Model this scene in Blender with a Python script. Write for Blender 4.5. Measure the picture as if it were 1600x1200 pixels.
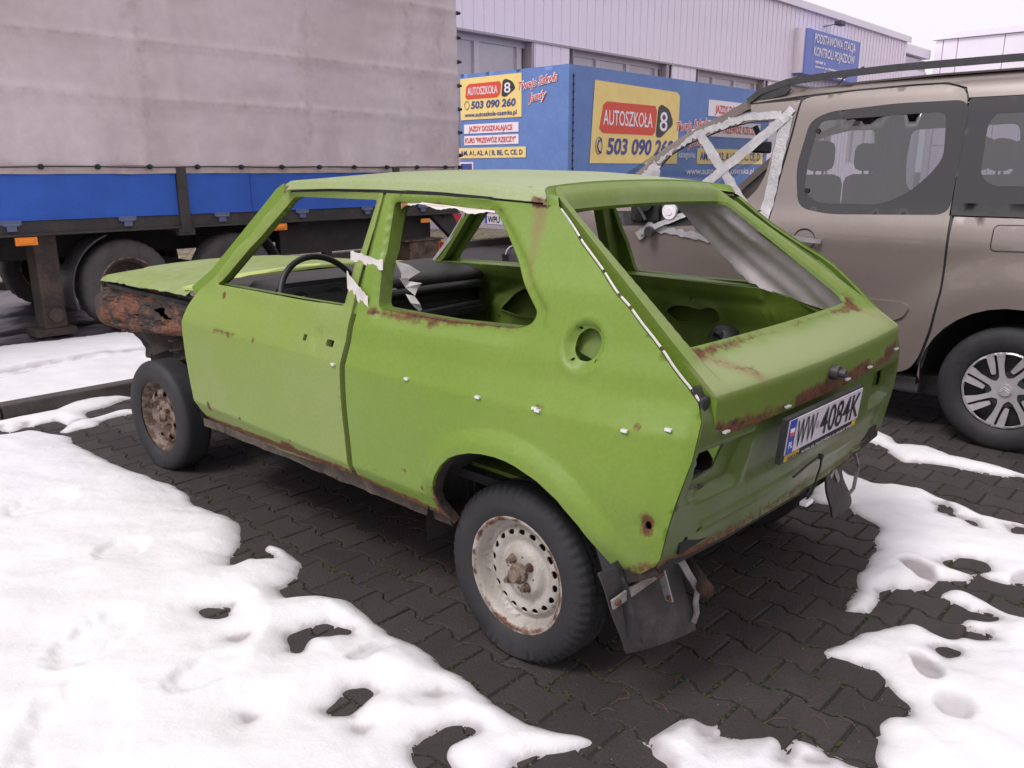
import bpy, bmesh, math, random
import numpy as np
from mathutils import Vector, Matrix
from mathutils.geometry import delaunay_2d_cdt
random.seed(7); rng = np.random.default_rng(7)
S = bpy.context.scene
for o in list(bpy.data.objects): bpy.data.objects.remove(o)
C = S.collection
PI = math.pi
# ---------------------------------------------------------------- camera
cam = bpy.data.cameras.new('camera'); camo = bpy.data.objects.new('camera', cam); C.objects.link(camo)
cam.sensor_width = 36; cam.lens = 36*1277.986/1600; cam.clip_start = .05; cam.clip_end = 2000
yaw, pitch, roll = math.radians(-46.9366), math.radians(-14.6658), math.radians(-.12386)
f_ = Vector((-math.sin(yaw)*math.cos(pitch), math.cos(yaw)*math.cos(pitch), math.sin(pitch)))
r_ = Vector((math.cos(yaw), math.sin(yaw), 0)); u_ = r_.cross(f_)
r2 = r_*math.cos(roll)+u_*math.sin(roll); u2 = u_*math.cos(roll)-r_*math.sin(roll)
camo.matrix_world = Matrix(((r2.x, u2.x, -f_.x, -2.29286), (r2.y, u2.y, -f_.y, -1.46117), (r2.z, u2.z, -f_.z, 1.39109), (0, 0, 0, 1)))
S.camera = camo
# ---------------------------------------------------------------- sky, sun, exposure
SUN_EL, SUN_AZ = math.radians(57), math.radians(-85)      # azimuth clockwise from +Y
w = bpy.data.worlds.new('World'); S.world = w; w.use_nodes = True
nt = w.node_tree; bg = nt.nodes['Background']
sky = nt.nodes.new('ShaderNodeTexSky'); sky.sky_type = 'NISHITA'; sky.sun_disc = False
sky.sun_elevation = SUN_EL; sky.sun_rotation = SUN_AZ; sky.air_density = 1; sky.dust_density = 6
hs = nt.nodes.new('ShaderNodeHueSaturation'); hs.inputs['Saturation'].default_value = .12; hs.inputs['Value'].default_value = 1
mx = nt.nodes.new('ShaderNodeMixRGB'); mx.inputs['Fac'].default_value = .72; mx.inputs['Color2'].default_value = (10.6, 10.1, 10.75, 1)
nt.links.new(sky.outputs[0], hs.inputs['Color']); nt.links.new(hs.outputs[0], mx.inputs['Color1']); nt.links.new(mx.outputs[0], bg.inputs['Color'])
bg.inputs['Strength'].default_value = .088
sl = bpy.data.lights.new('sun', 'SUN'); sl.energy = 1.5; sl.angle = math.radians(18); sl.color = (1, .97, .95)
so = bpy.data.objects.new('sun', sl); C.objects.link(so)
sd = Vector((math.sin(SUN_AZ)*math.cos(SUN_EL), math.cos(SUN_AZ)*math.cos(SUN_EL), math.sin(SUN_EL)))
so.rotation_euler = sd.to_track_quat('Z', 'Y').to_euler()
S.view_settings.view_transform = 'Standard'; S.view_settings.look = 'None'; S.view_settings.gamma = 1
S.view_settings.use_curve_mapping = False; S.view_settings.exposure = .41
S.render.engine = 'CYCLES'
# ---------------------------------------------------------------- materials
def rgb(r, g, b):                                         # sRGB 0..255 -> linear
    return tuple(((c/255)/12.92 if c/255 <= .04045 else ((c/255+.055)/1.055)**2.4) for c in (r, g, b))
def mat(name, base, rough=.6, metal=0, c2=None, vs=3., vlo=.4, vhi=.65, bump=0, bs=40., coat=0, rust=False, fine=0, spec=.5, coords='Object', rc=None, dirt_shade=None, det=6):
    m = bpy.data.materials.new(name); m.use_nodes = True; t = m.node_tree; N = t.nodes; L = t.links
    p = N['Principled BSDF']; p.inputs['Roughness'].default_value = rough; p.inputs['Metallic'].default_value = metal
    p.inputs['Specular IOR Level'].default_value = spec
    if coat: p.inputs['Coat Weight'].default_value = coat; p.inputs['Coat Roughness'].default_value = .04
    tc = N.new('ShaderNodeTexCoord')
    def noise(sc, d=det, r=.6):
        n = N.new('ShaderNodeTexNoise'); n.inputs['Scale'].default_value = sc; n.inputs['Detail'].default_value = d; n.inputs['Roughness'].default_value = r
        L.new(tc.outputs[coords], n.inputs['Vector']); return n.outputs['Fac']
    def ramp(src, lo, hi):
        n = N.new('ShaderNodeMapRange'); n.interpolation_type = 'SMOOTHSTEP'
        n.inputs['From Min'].default_value = lo; n.inputs['From Max'].default_value = hi; L.new(src, n.inputs['Value']); return n.outputs['Result']
    def mix(fac, a, b, bt='MIX'):
        n = N.new('ShaderNodeMixRGB'); n.blend_type = bt
        if hasattr(fac, 'links') or not isinstance(fac, (int, float)): L.new(fac, n.inputs['Fac'])
        else: n.inputs['Fac'].default_value = fac
        for s, k in ((a, 'Color1'), (b, 'Color2')):
            if isinstance(s, tuple): n.inputs[k].default_value = (*s[:3], 1)
            else: L.new(s, n.inputs[k])
        return n.outputs[0]
    col = tuple(base)
    if c2: col = mix(ramp(noise(vs), vlo, vhi), tuple(base), tuple(c2))
    if fine:
        g = ramp(noise(bs*2.3, 3), .3, .7)
        a = mix(g, (1-fine,)*3, (1+fine,)*3); col = mix(1.0, col, a, 'MULTIPLY')
    if dirt_shade:                                              # (attribute, colour); mask holds grime, and shade painted on the lower rear side
        a = N.new('ShaderNodeAttribute'); a.attribute_name = dirt_shade[0]
        ad = N.new('ShaderNodeMath'); ad.operation = 'MULTIPLY_ADD'; L.new(noise(9, 8, .7), ad.inputs[0]); ad.inputs[1].default_value = 1.1
        L.new(a.outputs['Fac'], ad.inputs[2])
        col = mix(ramp(ad.outputs[0], .72, 1.5), col, tuple(dirt_shade[1]))
    rf = None
    if rust:
        a2 = N.new('ShaderNodeAttribute'); a2.attribute_name = 'stain'; ml = N.new('ShaderNodeMath'); ml.operation = 'MULTIPLY'; L.new(a2.outputs['Fac'], ml.inputs[0])
        mz = N.new('ShaderNodeMath'); mz.operation = 'ADD'; L.new(noise(22, 6), mz.inputs[0]); mz.inputs[1].default_value = .35; L.new(mz.outputs[0], ml.inputs[1])
        col = mix(ml.outputs[0], col, rgb(122, 92, 62))
        a = N.new('ShaderNodeAttribute'); a.attribute_name = 'rust'
        ad = N.new('ShaderNodeMath'); ad.operation = 'MULTIPLY_ADD'; L.new(noise(28, 9, .7), ad.inputs[0]); ad.inputs[1].default_value = 1.3
        L.new(a.outputs['Fac'], ad.inputs[2])
        gt = ramp(a.outputs['Fac'], .01, .12)
        m0 = ramp(ad.outputs[0], .80, 1.22)
        mm = N.new('ShaderNodeMath'); mm.operation = 'MULTIPLY'; L.new(m0, mm.inputs[0]); L.new(gt, mm.inputs[1]); rf = mm.outputs[0]
        rcol = mix(ramp(noise(60, 6), .35, .7), rgb(108, 68, 46), rgb(64, 44, 36))
        col = mix(rf, col, rcol)
        q = N.new('ShaderNodeMapRange'); L.new(rf, q.inputs['Value']); q.inputs['To Min'].default_value = rough; q.inputs['To Max'].default_value = .92; L.new(q.outputs[0], p.inputs['Roughness'])
    if isinstance(col, tuple): p.inputs['Base Color'].default_value = (*col[:3], 1)
    else: L.new(col, p.inputs['Base Color'])
    if bump:
        b = N.new('ShaderNodeBump'); b.inputs['Strength'].default_value = bump; b.inputs['Distance'].default_value = .01
        L.new(noise(bs, 8, .65), b.inputs['Height']); L.new(b.outputs[0], p.inputs['Normal'])
    return m
def glassmat(name, tint, refl=.12, rough=.0):
    m = bpy.data.materials.new(name); m.use_nodes = True; t = m.node_tree; N = t.nodes; L = t.links
    N.remove(N['Principled BSDF']); tr = N.new('ShaderNodeBsdfTransparent'); tr.inputs[0].default_value = (*tint, 1)
    gl = N.new('ShaderNodeBsdfGlossy'); gl.inputs['Roughness'].default_value = rough; lw = N.new('ShaderNodeLayerWeight'); lw.inputs['Blend'].default_value = .5
    fr = N.new('ShaderNodeMath'); fr.operation = 'POWER'; fr.inputs[1].default_value = 4; L.new(lw.outputs['Facing'], fr.inputs[0])
    ad = N.new('ShaderNodeMath'); ad.operation = 'MULTIPLY_ADD'; ad.inputs[1].default_value = .8; ad.inputs[2].default_value = refl; L.new(fr.outputs[0], ad.inputs[0])
    mx = N.new('ShaderNodeMixShader'); L.new(ad.outputs[0], mx.inputs[0]); L.new(tr.outputs[0], mx.inputs[1]); L.new(gl.outputs[0], mx.inputs[2])
    L.new(mx.outputs[0], N['Material Output'].inputs[0]); return m
M = {}
G1, G2 = (.142, .222, .027), (.158, .234, .040)
CH = dict(rust=True, fine=.05, spec=.35)
M['green'] = mat('green_paint', G1, .42, 0, G2, 1.7, .35, .7, rust=True, fine=.05, dirt_shade=('dirt_shade', (.13, .13, .08)), spec=.35)
M['green_door'] = mat('faded_green_paint', (.180, .252, .046), .45, 0, (.205, .258, .080), 1.6, .35, .7, dirt_shade=('dirt_shade', (.13, .13, .08)), **CH)
M['green_gate'] = mat('tailgate_green_paint', (.130, .192, .027), .42, 0, (.146, .204, .040), 2.5, .35, .7, dirt_shade=('dirt_shade', (.215, .255, .10)), **CH)  # paler second tone mixed in over the tailgate's upper faces
M['green_roof'] = mat('chalky_roof_paint', (.262, .31, .145), .42, 0, (.225, .28, .10), 2, .35, .7, rust=True, fine=.06, spec=.6)
M['green_in'] = mat('green_inner_paint', (.12, .185, .026), .5, 0, (.09, .135, .026), 5, .4, .7, bump=.15, bs=18, rust=True, fine=.06, dirt_shade=('dirt_shade', (.05, .05, .035)))
M['green_rear_shade'] = mat('shaded_green_rear_paint', (.072, .110, .018), .4, 0, (.092, .122, .034), 4, .5, .75, bump=.15, bs=9, rust=True, fine=.06, dirt_shade=('dirt_shade', (.17, .18, .11)))  # body green darkened: the rear's shade is mixed into the paint colour
M['green_hood'] = mat('chalky_green_paint', (.225, .275, .11), .65, 0, (.19, .245, .06), 3, .35, .7, bump=.1, bs=9, rust=True, fine=.08)
M['rust'] = mat('rusty_metal', rgb(112, 72, 52), .9, 0, rgb(56, 47, 45), 7, .38, .56, bump=.8, bs=60, fine=.3)
M['dark_rust'] = mat('dark_rusty_metal', rgb(44, 36, 34), .9, 0, rgb(82, 50, 36), 8, .5, .72, bump=.8, bs=50, fine=.3)
M['under'] = mat('underseal', (.012, .011, .011), .9, 0, (.03, .022, .018), 12, .5, .7, bump=.6, bs=50)
M['rubber'] = mat('tyre_rubber', (.016, .0155, .018), .7, 0, (.026, .025, .027), 8, .45, .7, bump=.2, bs=70, fine=.1)
M['rubber_old'] = mat('dusty_tyre_rubber', (.075, .068, .068), .85, 0, (.05, .045, .046), 6, .4, .7, bump=.2, bs=60, fine=.1)
M['rimsilver'] = mat('aged_silver_wheel_paint', (.33, .30, .265), .55, .1, (.41, .375, .345), 6, .4, .6, bump=.15, bs=60, rust=True, fine=.08, dirt_shade=('rust', (.20, .14, .09)))
M['rimrust'] = mat('rusted_wheel_paint', rgb(128, 112, 102), .75, .1, rgb(78, 58, 48), 22, .38, .58, bump=.5, bs=70, fine=.2)
M['blk'] = mat('black_plastic', (.014, .014, .015), .5, 0, (.025, .024, .024), 12, .4, .7, bump=.1, bs=90)
M['dash'] = mat('faded_dashboard_vinyl', (.022, .020, .019), .65, 0, (.036, .033, .031), 7, .4, .7, bump=.3, bs=120, fine=.1)
M['beige'] = mat('beige_metallic_paint', (.23, .188, .175), .38, .25, (.218, .18, .16), 4, .4, .7, coat=.55, fine=.03)
M['privacy'] = mat('black_window_border', (.028, .026, .030), .12, 0, spec=.6)
M['greyplastic'] = mat('anthracite_plastic', (.04, .038, .042), .45, 0, (.05, .047, .052), 20, .4, .6)
M['tape'] = mat('silver_duct_tape', (.40, .385, .40), .38, .25, (.48, .465, .48), 14, .4, .65, bump=.5, bs=30, fine=.05)
M['whitetape'] = mat('white_tape', (.62, .58, .57), .6, 0, (.5, .46, .45), 14, .45, .7, bump=.5, bs=40)
M['tarp'] = mat('grey_tarpaulin', rgb(210, 196, 200), .6, 0, rgb(196, 181, 184), 1.1, .35, .7, bump=.25, bs=5, fine=.04, dirt_shade=('dirt_shade', rgb(150, 134, 130)), det=9)  # darker tone along the folds, in columns and towards the bottom
M['hem'] = mat('tarpaulin_hem', rgb(186, 170, 168), .7, 0, rgb(166, 150, 148), 8, .4, .7, bump=.3, bs=20)
M['boardblue'] = mat('blue_board_paint', rgb(44, 92, 186), .55, 0, rgb(38, 82, 170), 2.2, .35, .7, fine=.05, rust=True)
M['chassis'] = mat('dark_chassis_paint', (.035, .031, .032), .7, 0, (.055, .046, .042), 5, .4, .7, bump=.4, bs=30, fine=.15)
M['chassisbrown'] = mat('muddy_chassis', (.075, .052, .042), .85, 0, (.04, .03, .027), 5, .4, .65, bump=.5, bs=25, fine=.2)
M['orange'] = mat('orange_reflector', (.85, .26, .03), .3)
M['red'] = mat('red_lens', (.32, .02, .02), .25)
M['advblue'] = mat('blue_tarpaulin', rgb(102, 132, 192), .55, 0, rgb(110, 140, 198), 2, .35, .7, bump=.3, bs=5, fine=.04)
M['advyel'] = mat('yellow_print', rgb(250, 222, 142), .55, 0, rgb(244, 214, 132), 4, .4, .7)
M['advred'] = mat('red_print', rgb(222, 84, 62), .5)
M['advink'] = mat('navy_print', rgb(72, 82, 148), .5)
M['white'] = mat('white_print', rgb(244, 234, 242), .5)
M['black'] = mat('black_print', (.012, .012, .014), .5)
M['clad'] = mat('pale_cladding', rgb(244, 232, 246), .5, 0, rgb(238, 226, 240), .6, .4, .7, fine=.02)
M['clad2'] = mat('pale_facade_panel', rgb(240, 232, 244), .45, 0, rgb(236, 228, 240), .5, .4, .7)
M['trimgrey'] = mat('grey_flashing', rgb(168, 158, 166), .5)
M['winframe'] = mat('white_window_frame', rgb(206, 196, 204), .5)
M['winglass'] = mat('reflecting_window_glass', rgb(176, 166, 180), .12, 0, rgb(188, 178, 190), .5, .4, .6, spec=1.0)
M['signblue'] = mat('blue_sign_board', rgb(106, 126, 200), .45)
M['plate'] = mat('white_plate', rgb(205, 196, 206), .4)
M['plateblue'] = mat('blue_plate_band', rgb(40, 70, 165), .4)
M['yellowp'] = mat('yellow_sticker', rgb(205, 165, 60), .5)
M['paver'] = None
M['asphalt'] = mat('wet_asphalt', (.040, .036, .038), .62, 0, (.055, .05, .051), 1.2, .4, .7, bump=.5, bs=120, fine=.25)
M['cobble'] = mat('yellowish_cobbles', (.22, .19, .135), .85, 0, (.14, .115, .085), 3, .4, .7, bump=.5, bs=60, fine=.2)
M['kerb'] = mat('kerb_concrete', (.075, .062, .058), .85, 0, (.05, .04, .036), 6, .4, .7, bump=.5, bs=60, fine=.25)
M['vinyl'] = mat('grey_vinyl', rgb(214, 203, 206), .5, 0, rgb(226, 216, 219), 6, .4, .7, bump=.2, bs=14, fine=.05)
M['steel'] = mat('scratched_steel', (.38, .36, .36), .45, .6, (.25, .2, .18), 20, .45, .65, bump=.3, bs=60, rust=True)
M['chrome'] = mat('bare_metal_clip', (.72, .72, .72), .3, .5)
M['seat'] = mat('dark_seat_fabric', (.03, .029, .033), .9)
M['spoke'] = mat('brushed_silver_plastic', (.50, .47, .49), .3, .5, (.42, .40, .42), 10, .4, .7)
M['glass'] = glassmat('tinted_window_glass', (.50, .51, .54), .14)
M['glassclear'] = glassmat('clear_window_glass', (.82, .86, .85), .04)
M['moss'] = mat('moss', (.020, .034, .008), .95, 0, (.040, .038, .016), 30, .4, .6)
M['twig'] = mat('dry_needles', (.13, .06, .035), .9)
# ---------------------------------------------------------------- object helpers
def link(o, parent=None):
    C.objects.link(o)
    if parent is not None:
        o.parent = parent; o.matrix_parent_inverse = parent_matrix(parent).inverted()
    return o
def parent_matrix(p):
    m = p.matrix_basis.copy()
    if p.parent is not None: m = parent_matrix(p.parent) @ p.matrix_parent_inverse @ m
    return m
def tag(o, label=None, cat=None, group=None, kind=None):
    if label: o['label'] = label
    if cat: o['category'] = cat
    if group: o['group'] = group
    if kind: o['kind'] = kind
    return o
def empty(name, loc, label, cat, group=None):
    o = bpy.data.objects.new(name, None); o.location = loc; o.empty_display_size = .2; C.objects.link(o)
    return tag(o, label, cat, group)
def meshobj(name, V, F, m, parent=None, smooth=False, attrs=None, sharp=None):
    me = bpy.data.meshes.new(name); me.from_pydata([tuple(map(float, v)) for v in V], [], [tuple(map(int, f)) for f in F]); me.validate()
    if m is not None:
        me.materials.append(m)
    if attrs and len(me.vertices) == len(V):
        for k, a in attrs.items():
            at = me.attributes.new(k, 'FLOAT', 'POINT'); at.data.foreach_set('value', np.asarray(a, dtype=np.float32))
    if smooth: me.shade_smooth()
    if sharp: me.set_sharp_from_angle(angle=math.radians(sharp))
    o = bpy.data.objects.new(name, me); return link(o, parent)
class MB:
    def __init__(s): s.v = []; s.f = []
    def add(s, V, F):
        n = len(s.v); s.v += [tuple(v) for v in V]; s.f += [tuple(i+n for i in f) for f in F]; return s
    def box(s, x0, x1, y0, y1, z0, z1, ch=0):
        if ch:
            bm = bmesh.new(); bmesh.ops.create_cube(bm, size=1)
            for v in bm.verts: v.co = Vector(((x0+x1)/2+v.co.x*(x1-x0), (y0+y1)/2+v.co.y*(y1-y0), (z0+z1)/2+v.co.z*(z1-z0)))
            bmesh.ops.bevel(bm, geom=bm.edges[:], offset=ch, segments=2, affect='EDGES', profile=.5)
            return s.bm(bm)
        V = [(x, y, z) for x in (x0, x1) for y in (y0, y1) for z in (z0, z1)]
        return s.add(V, [(0, 1, 3, 2), (4, 6, 7, 5), (0, 4, 5, 1), (2, 3, 7, 6), (0, 2, 6, 4), (1, 5, 7, 3)])
    def bm(s, bm):
        bm.verts.ensure_lookup_table(); bm.verts.index_update()
        s.add([v.co[:] for v in bm.verts], [[v.index for v in f.verts] for f in bm.faces]); bm.free(); return s
    def tube(s, pts, r, n=8, cap=True, rect=None, up=(0, 0, 1)):
        pts = [Vector(p) for p in pts]; rr = r if isinstance(r, (list, tuple)) else [r]*len(pts); V = []; F = []
        prev = None
        for i, p in enumerate(pts):
            d = (pts[min(i+1, len(pts)-1)]-pts[max(i-1, 0)]).normalized()
            a = Vector(up).cross(d)
            if a.length < 1e-3: a = Vector((1, 0, 0)).cross(d)
            a.normalize(); b = d.cross(a)
            if prev is not None and a.dot(prev) < 0: a = -a; b = -b
            prev = a
            if rect:
                for sx, sy in ((-1, -1), (1, -1), (1, 1), (-1, 1)): V.append(p+a*sx*rect[0]/2+b*sy*rect[1]/2)
            else:
                for k in range(n): t = 2*PI*k/n; V.append(p+(a*math.cos(t)+b*math.sin(t))*rr[i])
        m = 4 if rect else n
        for i in range(len(pts)-1):
            for k in range(m): F.append((i*m+k, i*m+(k+1) % m, (i+1)*m+(k+1) % m, (i+1)*m+k))
        if cap: F.append(tuple(range(m))[::-1]); F.append(tuple((len(pts)-1)*m+k for k in range(m)))
        return s.add(V, F)
    def cyl(s, c, axis, r, h, n=20, r2=None):
        c = Vector(c); a = Vector(axis).normalized()
        return s.tube([c-a*h/2, c+a*h/2], [r, r if r2 is None else r2], n)
    def lathe(s, prof, c, n=48, axis='X', sgn=1, fn=None):
        V = []; F = []; k = len(prof)
        for i in range(n):
            t = 2*PI*i/n; ct, st = math.cos(t), math.sin(t)
            for j, (r, a) in enumerate(prof):
                if fn: r = fn(r, a, i, j)
                V.append((c[0]+a*sgn, c[1]+r*ct, c[2]+r*st) if axis == 'X' else (c[0]+r*ct, c[1]+r*st, c[2]+a))
        for i in range(n):
            for j in range(k-1):
                q = (i*k+j, i*k+j+1, ((i+1) % n)*k+j+1, ((i+1) % n)*k+j); F.append(q if sgn > 0 else q[::-1])
        return s.add(V, F)
    def prism(s, poly, axis, a0, a1):                     # poly in the two other axes
        n = len(poly); P = lambda p, a: {'X': (a, p[0], p[1]), 'Y': (p[0], a, p[1]), 'Z': (p[0], p[1], a)}[axis]
        V = [P(p, a0) for p in poly]+[P(p, a1) for p in poly]
        return s.add(V, [tuple(range(n)), tuple(range(n, 2*n))[::-1]]+[(i, i+n, (i+1) % n+n, (i+1) % n) for i in range(n)])
    def build(s, name, m, parent=None, smooth=False, sharp=None, attrs=None):
        o = meshobj(name, s.v, s.f, m, parent, smooth, attrs, sharp)
        b = bmesh.new(); b.from_mesh(o.data); bmesh.ops.recalc_face_normals(b, faces=b.faces); b.to_mesh(o.data); b.free()
        if sharp: o.data.set_sharp_from_angle(angle=math.radians(sharp))
        return o
def inpoly(P, poly):
    x, y = P[:, 0], P[:, 1]; r = np.zeros(len(P), bool); q = np.asarray(poly); n = len(q)
    for i in range(n):
        x1, y1 = q[i]; x2, y2 = q[(i+1) % n]
        if y1 == y2: continue
        c = ((y1 > y) != (y2 > y)) & (x < (x2-x1)*(y-y1)/(y2-y1)+x1); r ^= c
    return r
def dpoly(P, poly, closed=True):
    q = np.asarray(poly, float); d = np.full(len(P), 1e9); n = len(q)
    for i in range(n if closed else n-1):
        a = q[i]; b = q[(i+1) % n]; ab = b-a; t = np.clip(((P-a)@ab)/max(ab@ab, 1e-12), 0, 1)
        d = np.minimum(d, np.hypot(*(P-a-t[:, None]*ab).T))
    return d
def sdf(P, poly): d = dpoly(P, poly); return np.where(inpoly(P, poly), d, -d)     # positive inside
def seg3(P, a, b):
    a = np.array(a, float); b = np.array(b, float); ab = b-a; t = np.clip(((P-a)@ab)/max(ab@ab, 1e-12), 0, 1)
    return np.linalg.norm(P-a-t[:, None]*ab, axis=1)
def rustattr(P, segs):
    r = np.zeros(len(P))
    for a, b, rad, st in segs: r = np.maximum(r, st*np.clip(1-seg3(P, a, b)/rad, 0, 1))
    return r
def dens(poly, st, closed=True):
    out = []; n = len(poly)
    for i in range(n if closed else n-1):
        a = np.array(poly[i], float); b = np.array(poly[(i+1) % n], float); k = max(1, int(np.ceil(np.hypot(*(b-a))/st)))
        for j in range(k): out.append(a+(b-a)*j/k)
    if not closed: out.append(np.array(poly[-1], float))
    return np.array(out)
def rnd(poly, r=.02, seg=4):                              # round the corners of a polygon
    out = []; n = len(poly)
    for i in range(n):
        p0, p, p1 = (np.array(poly[j % n], float) for j in (i-1, i, i+1))
        a = p0-p; b = p1-p; la, lb = np.hypot(*a), np.hypot(*b); rr = min(r, la*.45, lb*.45)
        A = p+a/la*rr; B = p+b/lb*rr
        for k in range(seg+1):
            t = k/seg; out.append(tuple((1-t)**2*A+2*t*(1-t)*p+t*t*B))
    return out
def ss(x): x = np.clip(x, 0, 1); return x*x*(3-2*x)
def sheet(name, outline, fn, m, parent=None, holes=(), step=.015, thick=.004, flip=False, rust=(), dirt_shade=None, lines=(), stain=()):
    loops = [dens(outline, step)]+[dens(h, step) for h in holes]
    pts = []; ed = []
    for L_ in loops:
        s0 = len(pts); pts += [tuple(p) for p in L_]; n = len(L_); ed += [(s0+i, s0+(i+1) % n) for i in range(n)]
    for ln in lines:
        D = dens(ln, step, False); s0 = len(pts); pts += [tuple(p) for p in D]; ed += [(s0+i, s0+i+1) for i in range(len(D)-1)]
    o = np.array(outline); x0, y0 = o.min(0); x1, y1 = o.max(0)
    gx, gy = np.meshgrid(np.arange(x0+step/2, x1, step), np.arange(y0+step/2, y1, step)); gx = gx+(np.arange(gx.shape[0]) % 2)[:, None]*step*.5
    Gp = np.stack([gx.ravel(), gy.ravel()], 1); ok = inpoly(Gp, outline) & (dpoly(Gp, outline) > step*.45)
    for h in holes: ok &= ~inpoly(Gp, h) & (dpoly(Gp, h) > step*.45)
    for ln in lines: ok &= dpoly(Gp, ln, False) > step*.45
    pts += [tuple(p) for p in Gp[ok]]
    vo, eo, fo, *_ = delaunay_2d_cdt([Vector(p) for p in pts], ed, [], 0, 1e-6)
    V2 = np.array([v[:] for v in vo]); F = np.array([f[:3] for f in fo if len(f) == 3]); cc = V2[F].mean(1)
    ok = inpoly(cc, outline)
    for h in holes: ok &= ~inpoly(cc, h)
    F = F[ok]
    P = np.stack([np.broadcast_to(np.asarray(q, float), (len(V2),)) for q in fn(V2[:, 0], V2[:, 1])], 1)
    if flip: F = F[:, ::-1]
    fn_ = np.cross(P[F[:, 1]]-P[F[:, 0]], P[F[:, 2]]-P[F[:, 0]]); vn = np.zeros_like(P)
    for k in range(3): np.add.at(vn, F[:, k], fn_)
    vn /= np.maximum(np.linalg.norm(vn, axis=1), 1e-12)[:, None]
    n = len(P); V = P; FF = [tuple(f) for f in F]
    if thick:
        B = P-vn*thick; V = np.concatenate([P, B]); FF += [tuple(int(i)+n for i in f[::-1]) for f in F]
        cnt = {}
        for f in F:
            for k in range(3):
                e = (int(f[k]), int(f[(k+1) % 3])); cnt[e] = 1
        rim = [e for e in cnt if (e[1], e[0]) not in cnt]
        ex = []; base = len(V)
        ids = {}
        for a, b in rim:
            for q in (a, b):
                if q not in ids: ids[q] = base+2*len(ids)
        for q in ids: ex += [P[q], B[q]]
        if ex: V = np.concatenate([V, np.array(ex)])
        for a, b in rim: FF.append((ids[b], ids[a], ids[a]+1, ids[b]+1))
    V = np.asarray(V)
    at = {}
    if rust: at['rust'] = rustattr(V, rust)
    if stain: at['stain'] = rustattr(V, stain)
    if dirt_shade is not None: at['dirt_shade'] = dirt_shade(V)
    o = meshobj(name, V, FF, m, parent, True, at or None)
    return o
def vnoise(x, y, sc, seed=0):
    x = x*sc; y = y*sc; xi = np.floor(x).astype(int); yi = np.floor(y).astype(int); fx = ss(x-xi); fy = ss(y-yi)
    def h(a, b):
        n = (a*374761393+b*668265263+seed*974634777) & 0xffffffff; n = ((n ^ (n >> 13))*1274126177) & 0xffffffff; return ((n ^ (n >> 16)) & 0xffff)/65535.
    return (h(xi, yi)*(1-fx)+h(xi+1, yi)*fx)*(1-fy)+(h(xi, yi+1)*(1-fx)+h(xi+1, yi+1)*fx)*fy
def fbm(x, y, sc, oct=4, seed=0):
    r = 0; a = 1; t = 0
    for k in range(oct): r = r+a*vnoise(x, y, sc*2**k, seed+k); t += a; a *= .55
    return r/t-.5
def text(s, m, parent, org, xd, yd, width=None, height=.1, off=0., extr=.0015, shear=0, name='lettering'):
    cu = bpy.data.curves.new('tmp', 'FONT'); cu.body = s; cu.size = 1; cu.offset = off; cu.extrude = 0; cu.shear = shear; cu.resolution_u = 3
    o = bpy.data.objects.new('tmp', cu); C.objects.link(o); dg = bpy.context.evaluated_depsgraph_get(); me = bpy.data.meshes.new_from_object(o.evaluated_get(dg))
    bpy.data.objects.remove(o); n = len(me.vertices); co = np.empty(n*3); me.vertices.foreach_get('co', co); co = co.reshape(-1, 3)
    mn, mxx = co.min(0), co.max(0); cap = .70
    sx = width/(mxx[0]-mn[0]) if width else height/cap; sy = height/cap
    xd = Vector(xd).normalized(); yd = Vector(yd).normalized(); nd = xd.cross(yd)
    X = (co[:, 0]-mn[0])*sx; Y = co[:, 1]*sy
    V = np.array(org)+X[:, None]*np.array(xd)+Y[:, None]*np.array(yd)+extr*np.array(nd)
    F = [tuple(p.vertices) for p in me.polygons]; bpy.data.meshes.remove(me)
    return meshobj(name, V, F, m, parent)
# ================================================================ ground
def gridplane(name, x0, x1, y0, y1, z, m, kind='structure', step=None):
    if step is None: return tag(meshobj(name, [(x0, y0, z), (x1, y0, z), (x1, y1, z), (x0, y1, z)], [(0, 1, 2, 3)], m), kind=kind)
pavemat = mat('charcoal_paver_concrete', (.030, .0235, .0235), .72, 0, (.043, .034, .033), 1.6, .35, .7, bump=.5, bs=110, fine=.28, dirt_shade=('dirt_shade', (.014, .0125, .010)))
t = pavemat.node_tree; N = t.nodes; L = t.links         # every stone a slightly different tone
oi = N.new('ShaderNodeNewGeometry'); mr = N.new('ShaderNodeMapRange'); L.new(oi.outputs['Random Per Island'], mr.inputs['Value']); mr.inputs['To Min'].default_value = .8; mr.inputs['To Max'].default_value = 1.2
p = N['Principled BSDF']; src = p.inputs['Base Color'].links[0].from_socket; mm = N.new('ShaderNodeMixRGB'); mm.blend_type = 'MULTIPLY'; mm.inputs['Fac'].default_value = 1
L.new(src, mm.inputs['Color1']); L.new(mr.outputs[0], mm.inputs['Color2']); L.new(mm.outputs[0], p.inputs['Base Color'])
oi2 = N.new('ShaderNodeObjectInfo'); mr2 = N.new('ShaderNodeMapRange'); L.new(oi2.outputs['Random'], mr2.inputs['Value']); mr2.inputs['To Min'].default_value = .85; mr2.inputs['To Max'].default_value = 1.15
m3 = N.new('ShaderNodeMixRGB'); m3.blend_type = 'MULTIPLY'; m3.inputs['Fac'].default_value = 1; L.new(mm.outputs[0], m3.inputs['Color1']); L.new(mr2.outputs[0], m3.inputs['Color2']); L.new(m3.outputs[0], p.inputs['Base Color'])
tcs = [n for n in N if n.type == 'TEX_COORD'][0]         # grain in world space: shared stone meshes still differ
geo = N.new('ShaderNodeNewGeometry')
for l in list(L):
    if l.from_node == tcs: tgt = l.to_socket; L.remove(l); L.new(geo.outputs['Position'], tgt)
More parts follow.
